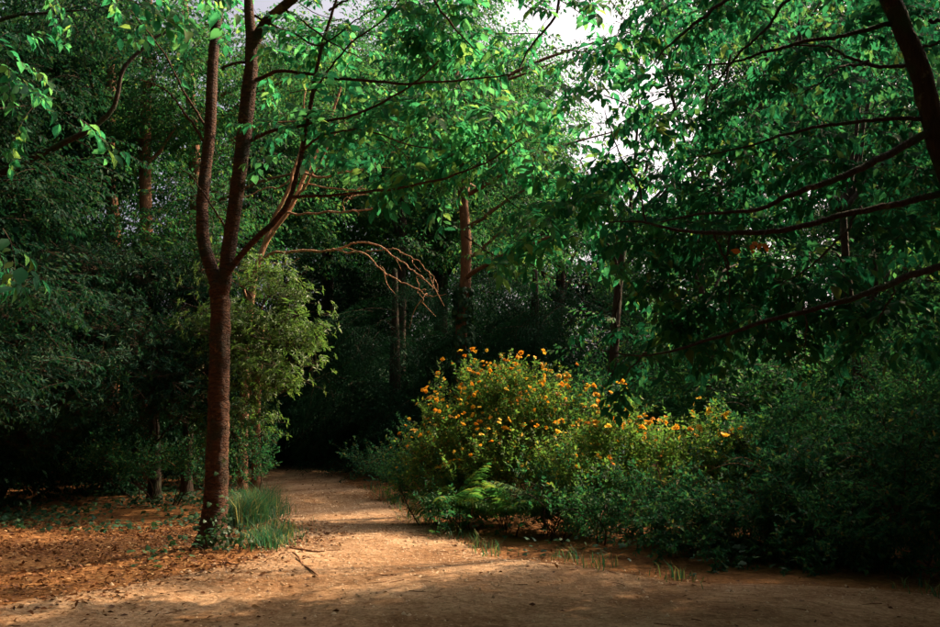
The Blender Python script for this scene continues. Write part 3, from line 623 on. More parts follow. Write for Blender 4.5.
# --- tall trees on the left, their trunks catching light through the leaves
LT = [('left of the forked tree, farthest left of three sunlit trunks', 20, [(112, 470), (113, 330), (114, 230), (109, 170), (112, 60), (118, -60)], [(40, 150, 75, 70, 1.9), (30, 40, 80, 60, 1.9), (90, 70, 70, 55, 1.8), (70, 250, 80, 50, 1.6)]),
      ('left of the forked tree, middle one of three sunlit trunks', 19, [(146, 470), (146, 330), (146, 230), (145, 150), (147, 60), (150, -80)], [(150, 30, 70, 60, 1.9), (130, 130, 60, 45, 1.6), (180, 120, 50, 55, 1.5), (130, 230, 55, 45, 1.3), (180, 220, 45, 50, 1.3)]),
      ('just behind the forked tree, nearest of three sunlit trunks', 21, [(196, 470), (197, 330), (197, 230), (194, 150), (190, 90), (182, -40)], [(220, 90, 60, 55, 1.6), (260, 130, 50, 45, 1.5), (240, 200, 50, 45, 1.5), (290, 60, 35, 40, .9), (230, 260, 50, 30, 1.4), (300, 120, 40, 40, 1.2), (235, 30, 50, 40, 1.5), (275, 75, 40, 35, 1.2), (330, 165, 45, 35, 1.3), (250, 165, 50, 40, 1.4), (350, 60, 50, 45, 1.1)])]
for lb_, Yt, tp, cls in LT:
    tree('tall_tree', 'tall small leaved tree ' + lb_, 'tree', [P(x, y, Yt) for x, y in tp], np.array([8, 7, 6.5, 6, 5, 2.5]) * Yt / FPX,
         [cl(x, y, Yt + rng.uniform(-1.5, .5), w, h, l) for x, y, w, h, l in cls], 'wood', M['holly'] if tp[0][0] < 120 else M['wood'], M['bark_red'], group='tall trees with sunlit trunks', limb_r=.07, scale=1.3)  # darker evergreen leaf colour stands in for shade on the far left tree

# dark oak at the far left
tree('dark_tree', 'shadowy tree with an arching dark limb filling the far left edge', 'tree',
     [(-8.3, 12, 0), (-8.2, 12, 2.5), P(-80, 100, 12), P(-60, -60, 12)], [.3, .26, .2, .1],
     [cl(20, 180, 12, 60, 60, 1.6), cl(20, 280, 12, 60, 50, 1.6), cl(-40, 120, 12, 60, 70, 1.6), cl(60, 90, 12.5, 50, 40, 1.1), cl(90, 10, 12.5, 80, 35, 1.3), cl(-30, 370, 11.5, 60, 50, 1.5), cl(40, -60, 12, 120, 50, 1.5)],
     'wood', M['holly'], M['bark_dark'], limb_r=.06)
o = bpy.data.objects['dark_tree']
limb(o, [P(-40, 190, 12), P(20, 165, 11.7), P(70, 138, 11.5), P(100, 118, 11.5), P(115, 98, 11.5), P(126, 68, 11.5), P(150, 40, 11.5), P(185, 20, 11.6)], np.array([8, 7, 6, 5, 4.6, 4, 3, 1.5]) * 12 / FPX / 2, M['bark_dark'], 8, wander=.05)

# --- evergreens on the left
EV = [('evergreen_tree', 'dark glossy evergreen left of the forked tree with a short bare trunk below', [P(155, 482, 17.5), P(155, 450, 17.5), P(152, 400, 17.5), P(140, 320, 17.5), P(135, 260, 17.5)], [(110, 330, 16.5, 55, 45), (160, 340, 16, 45, 40), (130, 395, 15.5, 60, 32), (185, 395, 15.8, 30, 35), (100, 285, 17, 60, 35)]),
      ('evergreen_tree', 'smaller dark evergreen close behind the forked trunk, left side', [P(187, 482, 18.5), P(187, 450, 18.5), P(190, 400, 18.5), P(195, 340, 18.5)], [(195, 330, 17.5, 35, 40), (190, 285, 18, 40, 30), (170, 300, 18, 40, 35)]),
      ('evergreen_tree', 'low black green evergreen in the deep shade at the far left', [P(-35, 492, 15.5), P(-30, 440, 15.5), P(0, 380, 15.5), P(35, 320, 15.5)], [(20, 340, 15, 55, 45), (60, 370, 15, 50, 45), (10, 410, 14.5, 50, 35), (70, 420, 14.8, 45, 22), (-40, 380, 14, 50, 60)])]
for nm, lab, tp, cls in EV:
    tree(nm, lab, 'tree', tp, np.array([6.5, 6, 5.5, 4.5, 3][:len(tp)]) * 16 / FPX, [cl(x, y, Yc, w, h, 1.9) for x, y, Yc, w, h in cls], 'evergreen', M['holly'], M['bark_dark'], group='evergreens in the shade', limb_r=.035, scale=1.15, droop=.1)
tree('rhododendron', 'sunlit glossy rhododendron overhanging the path behind the forked tree', 'shrub', [P(258, 484, 17), P(256, 440, 17), P(258, 380, 16.8), P(262, 320, 16.5)], [.09, .08, .07, .04],
     [cl(241, 334, 15.8, 30, 33, 2.0), cl(276, 334, 15.6, 28, 26, 2.0), cl(256, 384, 15.5, 28, 26, 1.9), cl(231, 414, 15.6, 22, 24, 1.7), cl(286, 364, 15.3, 19, 14, 1.6), cl(271, 294, 16, 24, 17, 1.6), cl(231, 279, 16.3, 22, 24, 1.6), cl(226, 354, 16.5, 19, 35, 1.8), cl(296, 309, 16, 15, 15, 1.4)], 'whorl', M['rhodo'], M['bark_red'], limb_r=.03, droop=.15)

# --- dark yews closing the end of the path
YW = [('yew_tree', 'black green yew at the dark end of the path', [(-8.2, 33, 0), (-8.2, 33, 3), (-8.1, 33, 7)], [(300, 380, 32, 45, 60), (270, 430, 31, 40, 40), (330, 300, 32, 45, 50), (260, 300, 32, 50, 60)]),
      ('yew_tree', 'dark yew with hanging fronds left of the ivy clad trunk', [P(395, 474, 25), P(395, 380, 25), P(395, 270, 25)], [(390, 330, 24.5, 45, 40), (410, 380, 23.5, 40, 35), (360, 400, 25, 40, 50), (420, 430, 22.5, 38, 35), (380, 455, 25, 30, 22)]),
      ('yew_tree', 'dark yew spreading right of the ivy clad trunk behind the flowers', [P(535, 470, 24), P(535, 380, 24), P(535, 270, 24)], [(500, 330, 23.5, 40, 45), (560, 330, 23, 50, 45), (530, 390, 23, 60, 40), (590, 390, 23.5, 40, 40), (480, 290, 24, 40, 30)]),
      ('yew_tree', 'dense dark yew beyond the end of the path, half hidden by rhododendron', [P(330, 466, 38), P(330, 400, 38), P(330, 280, 38)], [(340, 430, 36, 60, 40), (330, 360, 37, 60, 50), (400, 430, 37, 50, 40), (390, 280, 37, 60, 45)])]
for nm, lab, tp, cls in YW:
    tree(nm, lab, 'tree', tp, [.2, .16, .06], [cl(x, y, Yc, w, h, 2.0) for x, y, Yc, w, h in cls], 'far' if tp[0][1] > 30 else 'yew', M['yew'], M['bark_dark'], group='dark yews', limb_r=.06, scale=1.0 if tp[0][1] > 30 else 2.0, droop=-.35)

# --- trees and thicket on the right
RT = [('dark upright trunk just above the orange flowers with leafy crown', 17, [(613, 470), (613, 400), (614, 350), (618, 290), (625, 230)], [(620, 290, 65, 45, 1.6), (590, 230, 55, 45, 1.5), (660, 220, 60, 50, 1.4), (640, 60, 70, 60, 1.0), (720, 50, 70, 60, 1.2), (800, 30, 70, 60, 1.3), (690, 140, 60, 50, 1.1), (870, 20, 70, 60, 1.3), (640, 350, 50, 30, 1.4)]),
      ('woodland tree with dark slim trunk behind the second flowering bush', 16, [(712, 470), (712, 400), (708, 350), (702, 300), (700, 230)], [(700, 310, 60, 45, 1.7), (750, 260, 60, 50, 1.6), (700, 370, 55, 35, 1.5), (760, 340, 60, 45, 1.6), (700, 230, 50, 40, 1.2), (740, 130, 70, 55, 1.4), (670, 160, 55, 50, 1.0), (750, -40, 110, 60, 1.7), (850, -45, 105, 60, 1.7), (730, -70, 110, 60, 1.6), (640, -60, 90, 60, 1.3)]),  # clumps above the view are added to shade the ground on the left
      ('woodland tree with a forked dim trunk under the boughs of the leaning tree', 13.5, [(858, 480), (860, 420), (858, 370), (852, 320), (846, 260), (843, 210)], [(830, 250, 70, 50, 1.6), (890, 270, 60, 50, 1.6), (850, 350, 70, 35, 1.5), (920, 360, 60, 45, 1.6), (800, 390, 60, 30, 1.5), (900, 180, 70, 50, 1.5), (790, -90, 90, 60, 1.6), (690, -110, 90, 60, 1.4), (900, -60, 90, 60, 1.6), (965, -100, 110, 60, 1.6), (1100, -95, 110, 60, 1.5), (880, 80, 75, 60, 1.5), (800, 120, 65, 60, 1.4)])]  # high clumps out of view are added to shade ground and foreground
for lab, Yt, tp, cls in RT:
    tree('woodland_tree', lab, 'tree', [P(x, y, Yt) for x, y in tp], np.linspace(6, 3.5, len(tp)) * Yt / FPX, [cl(x, y, Yt + rng.uniform(-1, 1), w, h, l) for x, y, w, h, l in cls], 'wood', M['wood'], M['bark_dark'], group='woodland trees on the right', limb_r=.05, scale=1.15)
o = [q for q in bpy.data.objects if q.get('label') == RT[2][0]][0]
limb(o, [P(858, 345, 13.5), P(868, 315, 13.4), P(876, 285, 13.3), P(872, 240, 13.3)], np.array([8, 6, 5, 3]) * 13.5 / FPX / 2, M['bark_dark'], 8)

# generic background crowns, shared between copies
def proto_tree(name, H, kind, leafmat, bark, seed, lai=2.0, low=.2):
    tp = [np.array([0, 0, -.1]), np.array([.1, 0, H * .35]), np.array([-.1, .1, H * .7]), np.array([0, 0, H * .95])]
    V, F = tube(tp, [.24, .18, .12, .03], 9, n=14, rough=.05, flare=(.4, .4)); g = Geo(); g.add(V, F); tm = g.mesh('trunk', [bark], True)
    g = Geo(); S = []
    for q in range(13):
        a = rng.uniform(0, 6.28); h = H * (low + (.95 - low) * (q + .5) / 13); rr = H * .26 * math.sin(math.pi * min(1, (.25 + .75 * q / 13) * .95)) ** .7
        c = np.array([math.cos(a) * rr * .75, math.sin(a) * rr * .75, h]); w = H * rng.uniform(.13, .19)
        S.append(clump_sprays(kind, c, w, w, w * .75, lai, axis=(0, 0, h)))
        V, F = tube([[0, 0, h * .75], c * .5 + np.array([0, 0, h * .45]), c], [.06, .045, .012], 5, n=7); g.add(V, F)
    lm = g.mesh('limbs', [bark], True)
    LM, tg = sprays_to_leaves(kind, np.concatenate(S)); g = Geo(); leaves_into(g, LM, SHAPE[kind]); cm = g.mesh('crown', [leafmat])
    return tm, lm, cm
sv, gp = SHAFTS[:], SKYGAPS[:]; SHAFTS.clear(); SKYGAPS.clear()
PR = [proto_tree('a', 9, 'far', M['wood'], M['bark_dark'], 1), proto_tree('b', 10, 'far', M['wood'], M['bark_red'], 2), proto_tree('c', 8, 'far', M['holly'], M['bark_dark'], 3, 2.4), proto_tree('d', 13, 'far', M['wood'], M['bark_dark'], 4, 1.25, .55)]
SHAFTS.extend(sv); SKYGAPS.extend(gp)
def bg_tree(name, label, kind, x, y, s=1.0, group='trees of the far wood', sz=None):
    r_ = thing(name, label, 'tree', (x, y, float(ground_z(x, y))), group); r_.rotation_euler.z = rng.uniform(0, 6.28); r_.scale = (s, s, sz or s)
    for nm, me in zip(('trunk', 'limbs', 'crown'), PR[kind]): link(nm, me, r_)
BG = [(-24, 36, 1, 1.3), (-17, 30, 0, 1.4), (-12.5, 26, 2, 1.5), (-19, 24, 2, 1.5), (-13, 40, 0, 1.1), (-3, 42, 2, 1.4), (-8, 44, 2, 1.5), (3.5, 36, 2, 1.3), (1, 46, 0, 1.4), (8, 32, 0, 1.15), (9, 40, 1, 1.1), (14, 34, 2, 1.3), (19, 32, 1, 1.3), (25, 36, 0, 1.3)]
for q, (x, y, kd, s_) in enumerate(BG): bg_tree('far_tree', 'far tree in the leafy background wall of the wood', kd, x, y, s_)
SH = [(10.2, 13.2, 0, .95), (8.6, 10.4, 1, .6), (11.5, 21, 1, .95), (13.5, 25, 0, 1.1), (13.2, 13.5, 0, 1.0), (15.5, 19, 2, 1.2), (10.8, 11, 1, .75), (17, 26, 1, 1.2)]
for x, y, kd, s_ in SH: bg_tree('added_side_tree', 'leafy tree added beyond the right edge to shade the bushes', kd, x, y, s_, 'trees added to shade the right side')  # crowns added at the right to keep sun off bank and foreground
for x, y, kd, s_ in [(-11, 16, 2, 1.3), (-12, 8, 0, 1.4), (-9, 0, 2, 1.4), (-5, -8.5, 0, 1.4), (6, -9, 2, 1.4), (10, -3, 1, 1.3), (10, 5, 0, 1.2), (8, -1.5, 0, 1.1), (-7, -3, 1, 1.2), (1.5, -10, 1, 1.4), (-16, 18, 2, 1.4), (0, -14, 1, 1.6)]:  # added around the camera, out of view, to block skylight
    bg_tree('added_side_tree', 'leafy tree added around the clearing out of view, to block skylight', kd, x, y, s_, 'trees added around the clearing')


def proto_bush(r_, kind, leafmat):
    g = Geo(); S = []
    for q in range(7):
        a = q * 2.4; d = r_ * .62 * math.sqrt(q / 7); c = np.array([math.cos(a) * d, math.sin(a) * d, r_ * rng.uniform(.45, .9)]); w = r_ * rng.uniform(.45, .6)
        S.append(clump_sprays(kind, c, w, w, w * .8, 1.7, axis=(0, 0, 0), scale=.9, upright=False, droop=.3)); V, F = tube([[0, 0, -.05], c * .5 + rng.normal(0, .1, 3), c], [.04, .03, .01], 5, n=6); g.add(V, F)
    sm = g.mesh('stems', [M['bark_dark']], True); LM, tg = sprays_to_leaves(kind, np.concatenate(S)); LM = LM[LM[:, 2, 3] > .02]; g = Geo(); leaves_into(g, LM, SHAPE[kind]); return sm, g.mesh('foliage', [leafmat])
SHAFTS.clear(); SKYGAPS.clear()
PB = [proto_bush(2.2, 'far', M['holly']), proto_bush(2.4, 'far', M['wood']), proto_bush(2.0, 'far', M['yew'])]  # yew-coloured copy puts the black shade of the hollow into leaf colour
SHAFTS.extend(sv); SKYGAPS.extend(gp)
FB = [(-8.8, 17.3, 2, .7), (-7.2, 19, 2, .7), (-15, 20, 0, 1.3), (-11.5, 19.5, 0, 1.1), (-9.5, 22.5, 2, 1.2), (-13, 25, 2, 1.4), (-8.5, 27, 2, 1.1), (-10.5, 30.5, 0, 1.3), (-6.6, 34, 2, 1.3), (-3.2, 32, 2, 1.3), (-1.2, 27, 2, 1.2), (.8, 30, 2, 1.3), (2.4, 25.5, 2, 1.2), (3.8, 22, 0, 1.1), (5.2, 27, 2, 1.3), (5.8, 19.5, 1, 1.1), (7.6, 22.5, 0, 1.2), (7.4, 16.2, 1, 1.05), (9.8, 26, 2, 1.3), (10.2, 15.2, 1, 1.1), (9.4, 12.6, 0, .9), (13, 20, 0, 1.3), (-17, 27, 0, 1.5), (14, 28, 2, 1.5), (-6.2, 21, 0, .8), (3.2, 17.6, 1, .8), (5.2, 15.2, 1, .75), (-20, 33, 2, 1.6), (20, 26, 0, 1.5), (-5.2, 38, 2, 1.5), (-5.6, 29.5, 2, .9), (-2.2, 29, 2, 1.0), (-4.2, 27.6, 2, .8), (-7.6, 30.5, 2, 1.1), (-.6, 23.5, 2, .9), (1.2, 22, 2, .9), (-4, 35, 2, 1.7), (0, 36, 2, 1.6), (6.9, 12.6, 1, .7)]
for x, y, kd, s_ in FB:
    r_ = thing('thicket_bush', 'dense dark bush in the thicket behind the trees', 'bush', (x, y, float(ground_z(x, y))), 'dark bushes of the thicket'); r_.rotation_euler.z = rng.uniform(0, 6.28); r_.scale = (s_, s_, s_ * rng.uniform(.9, 1.2))
    for nm, me in zip(('stems', 'foliage'), PB[kd]): link(nm, me, r_)

for x, y in [(3.2, 1.0), (-3.6, 1.6), (0, -3), (7.2, 4.2), (-7.4, 5.0), (-10.5, 9.5), (-6, -2.5), (5, -4), (10.5, 8), (-6.8, 27.5), (-1.2, 33), (-11.5, 22)]:  # crowns added overhead, mostly out of view, to cut skylight
    bg_tree('high_crowned_tree', 'tall tree with a high spreading crown added to block skylight', 3, x, y, 1.0, 'trees added around the clearing')

for x, y, s_ in [(11.6, 27.5, 1.25), (15.5, 29, 1.3), (-1.0, 32, 1.15), (-5.6, 35, 1.3)]:
    bg_tree('high_crowned_tree', 'tall tree with a high spreading crown behind the wood edge', 3, x, y, s_, 'high crowned trees behind')

# ------------------------------------------------------------------ shrubs along the path
def shrub(name, label, cat, clumps, kind, leafmat, group=None, scale=1.0, nstem=7, upright=True, droop=.2, lai_mul=1.0):
    c0 = np.mean([c[0] for c in clumps], 0); bx, by = c0[0], c0[1] + .2; bz = float(ground_z(bx, by))
    root = thing(name, label, cat, (bx, by, bz), group)
    S = np.concatenate([clump_sprays(kind, c, rx, ry, rz, lai * lai_mul, droop, scale=scale, upright=upright, spread=1.5, shell=.6) for c, rx, ry, rz, lai in clumps])
    foliage(root, kind, S, leafmat, name='foliage')
    for q in range(nstem):
        c = clumps[q % len(clumps)]; e = c[0] + rng.normal(0, .4, 3) * np.array([c[1], c[2], c[3]]); a = np.array([c[0][0] * .6 + bx * .4 + rng.normal(0, .15), c[0][1] * .7 + by * .3 + rng.normal(0, .12), bz - .05])
        limb(root, [a, a * .5 + e * .5 + rng.normal(0, .08, 3), e], [.014, .01, .004], M['twig'], 5, name='stem', n=9)
    if kind in ('bramble', 'shrub'):           # stray canes and shoots that arch out of the mass
        for q in range(9):
            c = clumps[rng.integers(len(clumps))]; u = unit(np.array([rng.normal(0, 1), -abs(rng.normal(.3, .5)), rng.uniform(.2, 1.2)])); a = c[0] + u * np.array([c[1], c[2], c[3]]) * .5; e = c[0] + u * np.array([c[1], c[2], c[3]]) * rng.uniform(1.15, 1.5) + np.array([0, 0, -.05])
            limb(root, [a, (a + e) / 2 + np.array([0, 0, .1]), e], [.007, .005, .0025], M['bark_red'] if rng.random() < .4 else M['twig'], 5, name='stem', n=8)
    return root, S

def flower_mesh():
    g = Geo()
    for q in range(4):
        c = np.array([rng.normal(0, .014), rng.normal(0, .014), rng.normal(0, .008)]) if q else np.zeros(3); up = unit(np.array([rng.normal(0, .5), rng.normal(0, .5), 1])); e1 = unit(np.cross(up, [.3, .8, .1])); e2 = np.cross(up, e1)
        for a in np.arange(5) * 1.2566 + rng.uniform(0, 1):
            d = e1 * math.cos(a) + e2 * math.sin(a); sd = np.cross(up, d); r_ = .03
            V = [c, c + d * r_ * .6 + sd * r_ * .42 + up * .008, c + d * r_ + up * .004, c + d * r_ * .6 - sd * r_ * .42 + up * .008]; g.add(V, [np.array([[0, 1, 2], [0, 2, 3]])])
    return g.mesh('flower', [M['flower']])
FM = [flower_mesh() for q in range(4)]
def flowers(root, S, n, fade, size=1.5):
    """flower heads at the outermost shoot tips"""
    p = S[:, :3, 3] + S[:, :3, 1] * .46 + np.array([0, -.07, .06])
    x, y, d = screen(p); order = np.argsort(d + rng.normal(0, .12, len(p))); done = []; cells = set(); w = 6.5
    hi = np.percentile(y, 2)
    for i_ in order:                      # shoot tips on the outer face that looks to the path and up to the light
        c_ = (int(x[i_] // w), int(y[i_] // w))
        if c_ in cells: continue
        cells.add(c_)
        if rng.random() < fade(x[i_], y[i_]): done.append(p[i_])
    rng.shuffle(done); done = done[:int(n * .85)]
    for i_ in rng.permutation(len(p)):
        if len(done) >= n: break
        if p[i_, 2] > np.percentile(p[:, 2], 60): done.append(p[i_])
    for q in done:
        o = bpy.data.objects.new('flower', FM[rng.integers(0, 4)]); COL.objects.link(o); o.parent = root
        o.location = Vector(q) - root.location + Vector((0, 0, .01)); o.rotation_euler = (rng.normal(.35, .4), rng.normal(0, .4), rng.uniform(0, 6)); o.scale = [size * rng.uniform(.55, 1.4)] * 3

r1, S1 = shrub('flowering_bush', 'tall bush covered in orange yellow flowers beside the path bend', 'bush',
    [cl(501, 418, 14.4, 41, 32, 1.8), cl(546, 431, 14.2, 37, 32, 1.8), cl(461, 441, 14.2, 36, 30, 1.7), cl(434, 481, 13.8, 32, 25, 1.8), cl(486, 476, 13.9, 43, 28, 1.8), cl(546, 481, 13.8, 43, 30, 1.8), cl(524, 392, 14.6, 28, 12, 1.4), cl(491, 396, 14.5, 18, 9, 1.2)], 'flowerbush', M['flowerleaf'], 'flowering bushes', nstem=16)
flowers(r1, S1, 295, lambda x, y: 1.0 if y < 430 + .35 * max(0, 470 - x) else (.5 if y < 470 and x < 500 else .12), .95)
r2, S2 = shrub('flowering_bush', 'sparser flowering bush with deeper orange blooms in the middle of the bank', 'bush',
    [cl(600, 460, 13.2, 38, 29, 1.7), cl(645, 470, 12.9, 38, 29, 1.7), cl(600, 495, 12.6, 50, 23, 1.6), cl(625, 432, 13.4, 23, 14, 1.2)], 'flowerbush', M['flowerleaf'], 'flowering bushes', nstem=12)
flowers(r2, S2, 110, lambda x, y: .6 if y < 452 else .15, .9)
r3, S3 = shrub('flowering_bush', 'low flowering bush with few orange blooms, right end of the flowers', 'bush',
    [cl(700, 466, 12.4, 36, 25, 1.7), cl(730, 481, 12.2, 36, 25, 1.6)], 'flowerbush', M['flowerleaf'], 'flowering bushes', nstem=8)
flowers(r3, S3, 22, lambda x, y: .5 if y < 440 else .05, 1.3)
shrub('leafy_bush', 'low green bush at the path edge below the flowers', 'bush', [cl(425, 492, 13.6, 26, 18, 1.9), cl(470, 520, 12.8, 36, 13, 1.7), cl(515, 528, 12.3, 40, 13, 1.6)], 'shrub', M['shrub'], 'bushes on the bank')
shrub('leafy_bush', 'green bush at the path edge below the sparser orange blooms', 'bush', [cl(565, 515, 11.9, 45, 32, 1.8), cl(610, 525, 11.3, 50, 32, 1.8), cl(560, 490, 12.5, 45, 26, 1.6)], 'shrub', M['shrub'], 'bushes on the bank')
shrub('bramble', 'dark bramble thicket spilling to the path edge, middle of the bank', 'bush', [cl(690, 535, 10.6, 55, 38, 1.9), cl(670, 500, 11.4, 55, 35, 1.8), cl(740, 520, 10.6, 50, 45, 1.9)], 'bramble', M['bramble'], 'brambles on the bank', droop=-.1, upright=False)
shrub('bramble', 'big black green bramble mound near the right, over bare soil', 'bush', [cl(800, 520, 10.2, 60, 50, 2.0), cl(790, 475, 10.8, 60, 35, 1.8), cl(850, 540, 9.6, 45, 40, 1.8)], 'bramble', M['bramble'], 'brambles on the bank', droop=-.1, upright=False)
shrub('bramble', 'shaded bramble thicket in the lower right corner', 'bush', [cl(910, 530, 9.5, 55, 50, 2.0), cl(900, 470, 10, 60, 45, 1.8), cl(970, 500, 9.3, 50, 70, 1.8)], 'bramble', M['bramble'], 'brambles on the bank', droop=-.1, upright=False)
shrub('leafy_bush', 'tall green bush behind the brambles, below the forked dim trunk', 'bush', [cl(780, 430, 12.5, 55, 40, 1.7), cl(830, 445, 12, 55, 40, 1.7), cl(760, 460, 12, 50, 30, 1.6)], 'shrub', M['shrub'], 'bushes on the bank')
shrub('leafy_bush', 'tall dim bush at the right edge behind the brambles', 'bush', [cl(900, 420, 11.5, 55, 45, 1.7), cl(950, 400, 11, 50, 60, 1.7)], 'shrub', M['shrub'], 'bushes on the bank')
shrub('leafy_bush', 'dark low bush on the path side before the yew fronds', 'bush', [cl(405, 465, 18, 35, 25, 1.8), cl(385, 470, 20, 20, 14, 1.8), cl(430, 445, 17, 30, 25, 1.6)], 'shrub', M['bramble'], 'bushes on the bank')
shrub('leafy_bush', 'pale green arching bush between the two larger flowering bushes', 'bush', [cl(585, 400, 14.5, 34, 16, 1.4), cl(570, 425, 14, 34, 20, 1.5)], 'shrub', M['shrub'], 'bushes on the bank')
shrub('leafy_bush', 'dark undergrowth bush beneath the evergreens left of the forked tree', 'bush', [cl(120, 470, 17, 50, 16, 1.6), cl(190, 470, 16, 30, 18, 1.6)], 'shrub', M['bramble'], 'bushes on the bank')
shrub('leafy_bush', 'small bush between the grass tuft and the rhododendron', 'bush', [cl(248, 450, 15.3, 22, 18, 1.6), cl(240, 475, 14.8, 18, 14, 1.5)], 'shrub', M['shrub'], 'bushes on the bank')

# ferns arching at the foot of the flowering bush
def frond_mesh(n=22):
    g = Geo(); t = np.linspace(0, 1, n); sp = np.stack([.03 * np.sin(t * 5), .12 * t + .62 * t ** 2, 1.0 * t - .52 * t ** 2.2], -1); V, F = tube(sp, [.006, .0015], 4, n=n); g.add(V, F, 1)
    tan = unit(np.gradient(sp, axis=0))
    for i_ in range(7, n):
        w = .25 * math.sin(math.pi * min(1, (1 - t[i_]) * 1.25 * .9 + .06)) ** .8
        for s_ in (-1, 1):
            c = sp[i_]; d = unit(np.array([s_, 0, -.15 + rng.normal(0, .08)]) + tan[i_] * .4); sd = tan[i_] * .022; dr = np.array([0, 0, -.25 * w])
            V = [c - sd * .6, c + d * w * .5 - sd, c + d * w + dr, c + d * w * .5 + sd, c + sd * .6]; g.add(V, [np.array([[0, 1, 4], [1, 3, 4], [1, 2, 3]])], 0)
    return g.mesh('frond', [M['fern'], M['twig']])
FR = [frond_mesh() for q in range(3)]
def fern(label, c, n, s_, yaw0=None):
    c = np.array(c); root = thing('fern', label, 'fern', (c[0], c[1], c[2]), 'ferns at the foot of the flowers')
    for q in range(n):
        o = link('frond', FR[q % 3], root); a = (q / n * 6.28 if yaw0 is None else yaw0 + rng.normal(0, .9)) + rng.normal(0, .2)
        o.rotation_euler = (rng.normal(.08, .28), rng.normal(0, .25), a); o.scale = [s_ * rng.uniform(.8, 1.2)] * 3; o.location = (rng.normal(0, .05), rng.normal(0, .05), 0)
for lab, px, Yf, n, s_ in [('yellow green fern spreading out below the flowers, nearest the path', 466, 12.9, 11, .95), ('bright fern in the middle below the tall flowering bush', 505, 12.8, 12, 1.0), ('fern with long fronds right of the other ferns', 548, 12.6, 11, 1.0), ('small fern at the path edge left of the other ferns', 440, 13.4, 8, .75)]:
    x = (px - 470) / FPX * Yf; fern(lab, (x, Yf, float(ground_z(x, Yf))), n, s_)

# ------------------------------------------------------------------ ivy, grass, leaf litter, sticks
V, T, Q = leaf_shape('ivy'); IV = make_mesh('ivy_leaf', V, [T], [M['ivy']])
root = thing('ivy', 'small ivy plant with pale edged leaves at the foot of the forked tree', 'ivy', (fb[0] + .2, fb[1] - .2, float(ground_z(fb[0] + .2, fb[1] - .2))))
for q in range(9):
    a = np.array([fb[0] + rng.uniform(-.05, .5), fb[1] - .24 + rng.normal(0, .05), ground_z(fb[0], fb[1])]); e = a + np.array([rng.normal(.05, .15), rng.normal(-.05, .1), rng.uniform(.1, .4)])
    limb(root, [a, (a + e) / 2 + rng.normal(0, .03, 3), e], [.004, .002], M['twig'], 4, name='stem', n=6)
for q in range(150):
    px = float(np.clip(rng.normal(229, 11), 207, 256)); hh = max(.02, rng.gamma(2.0, .09)) * (1.25 if px < 236 else .6)
    x = (px - 470) / FPX * (fb[1] - .3); y = fb[1] - .27 - rng.random() * .2; z = ground_z(x, y) + hh
    o = link('leaf', IV, root); m = np.eye(4); m[:3, :3] = frame(rng.normal(0, 1, 3) + np.array([0, -.2, -.5]), unit(np.array([.3, -1, .7]) + rng.normal(0, .5, 3))) * rng.uniform(.035, .065)
    m[:3, 3] = np.array([x, y, z]) - np.array(root.location); o.matrix_basis = Matrix(m.tolist())

# ivy wrapped round the mid distance trunk
ib = P(461, 478, Y0); root = thing('climbing_ivy', 'ivy climbing the reddish trunk behind the flowering bush', 'ivy', (ib[0], ib[1] - .2, float(ground_z(ib[0], ib[1]))))
n = 1500; h = rng.random(n) ** .8 * 4.6; a = rng.uniform(0, 6.28, n); rr = .2 + rng.random(n) * .12 * (1.2 - h / 5)
LM = np.zeros((n, 4, 4)); LM[:, 3, 3] = 1
for q in range(n):
    rad = np.array([math.cos(a[q]), math.sin(a[q]), 0]); LM[q, :3, :3] = frame(np.array([0, 0, -1]) + rng.normal(0, .5, 3), unit(rad + rng.normal(0, .35, 3))) * rng.uniform(.08, .14)
    LM[q, :3, 3] = np.array([ib[0] + .05, ib[1], 0]) + rad * rr[q] + np.array([0, 0, h[q]])
g = Geo(); leaves_into(g, LM, 'ivy'); part('foliage', g.mesh('foliage', [M['ivy_mass']]), root)
limb(root, [(ib[0] - .15, ib[1] - .15, 0), (ib[0] - .1, ib[1] - .19, 1.6), (ib[0] + .05, ib[1] - .19, 3.4)], [.02, .014, .006], M['twig'], 5, name='stem')

# grass
def grass(name, label, spots, n, h, mat):
    g = Geo(); VV = []; FF = []
    for (cx, cy_, rx, ry) in spots:
        x = cx + rng.normal(0, rx, n); y = cy_ + rng.normal(0, ry, n); z = ground_z(x, y); a = rng.uniform(0, 6.28, n); H = h * rng.uniform(.4, 1.15, n) * np.exp(-(((x - cx) / (2.6 * rx)) ** 2)); lean = rng.normal(.55, .35, n) * H; w = rng.uniform(.004, .008, n)
        b = np.stack([x, y, z - .01], -1); d = np.stack([np.cos(a), np.sin(a), 0 * a], -1); sd = np.stack([-np.sin(a), np.cos(a), 0 * a], -1); up = np.array([0, 0, 1.])
        m1 = b + d * (lean * .3)[:, None] + up * (H * .6)[:, None]; t_ = b + d * lean[:, None] * 1.2 + up * H[:, None]
        V = np.stack([b - sd * w[:, None], b + sd * w[:, None], m1 + sd * w[:, None] * .8, m1 - sd * w[:, None] * .8, t_], 1).reshape(-1, 3); o_ = np.arange(n)[:, None] * 5
        g.add(V, [o_ + np.array([[0, 1, 2, 3]]), o_ + np.array([[3, 2, 4]])])
    o = link(name, g.mesh(name, [mat])); o['kind'] = 'stuff'; o['label'] = label; o['category'] = 'grass'
gA = P(255, 505, 14.0)
grass('grass', 'tuft of long blue green grass at the path edge behind the forked tree', [(gA[0] - .02, 14.0, .15, .35), (gA[0] - .12, 14.9, .2, .4), (gA[0] + .02, 13.3, .1, .2)], 700, .52, M['grass'])
grass('grass', 'sparse short grass between the ivy and the path', [(-2.45, 11.4, .2, .4), (-2.3, 10.7, .12, .15), (-2.6, 12.3, .2, .4)], 260, .22, M['grass'])

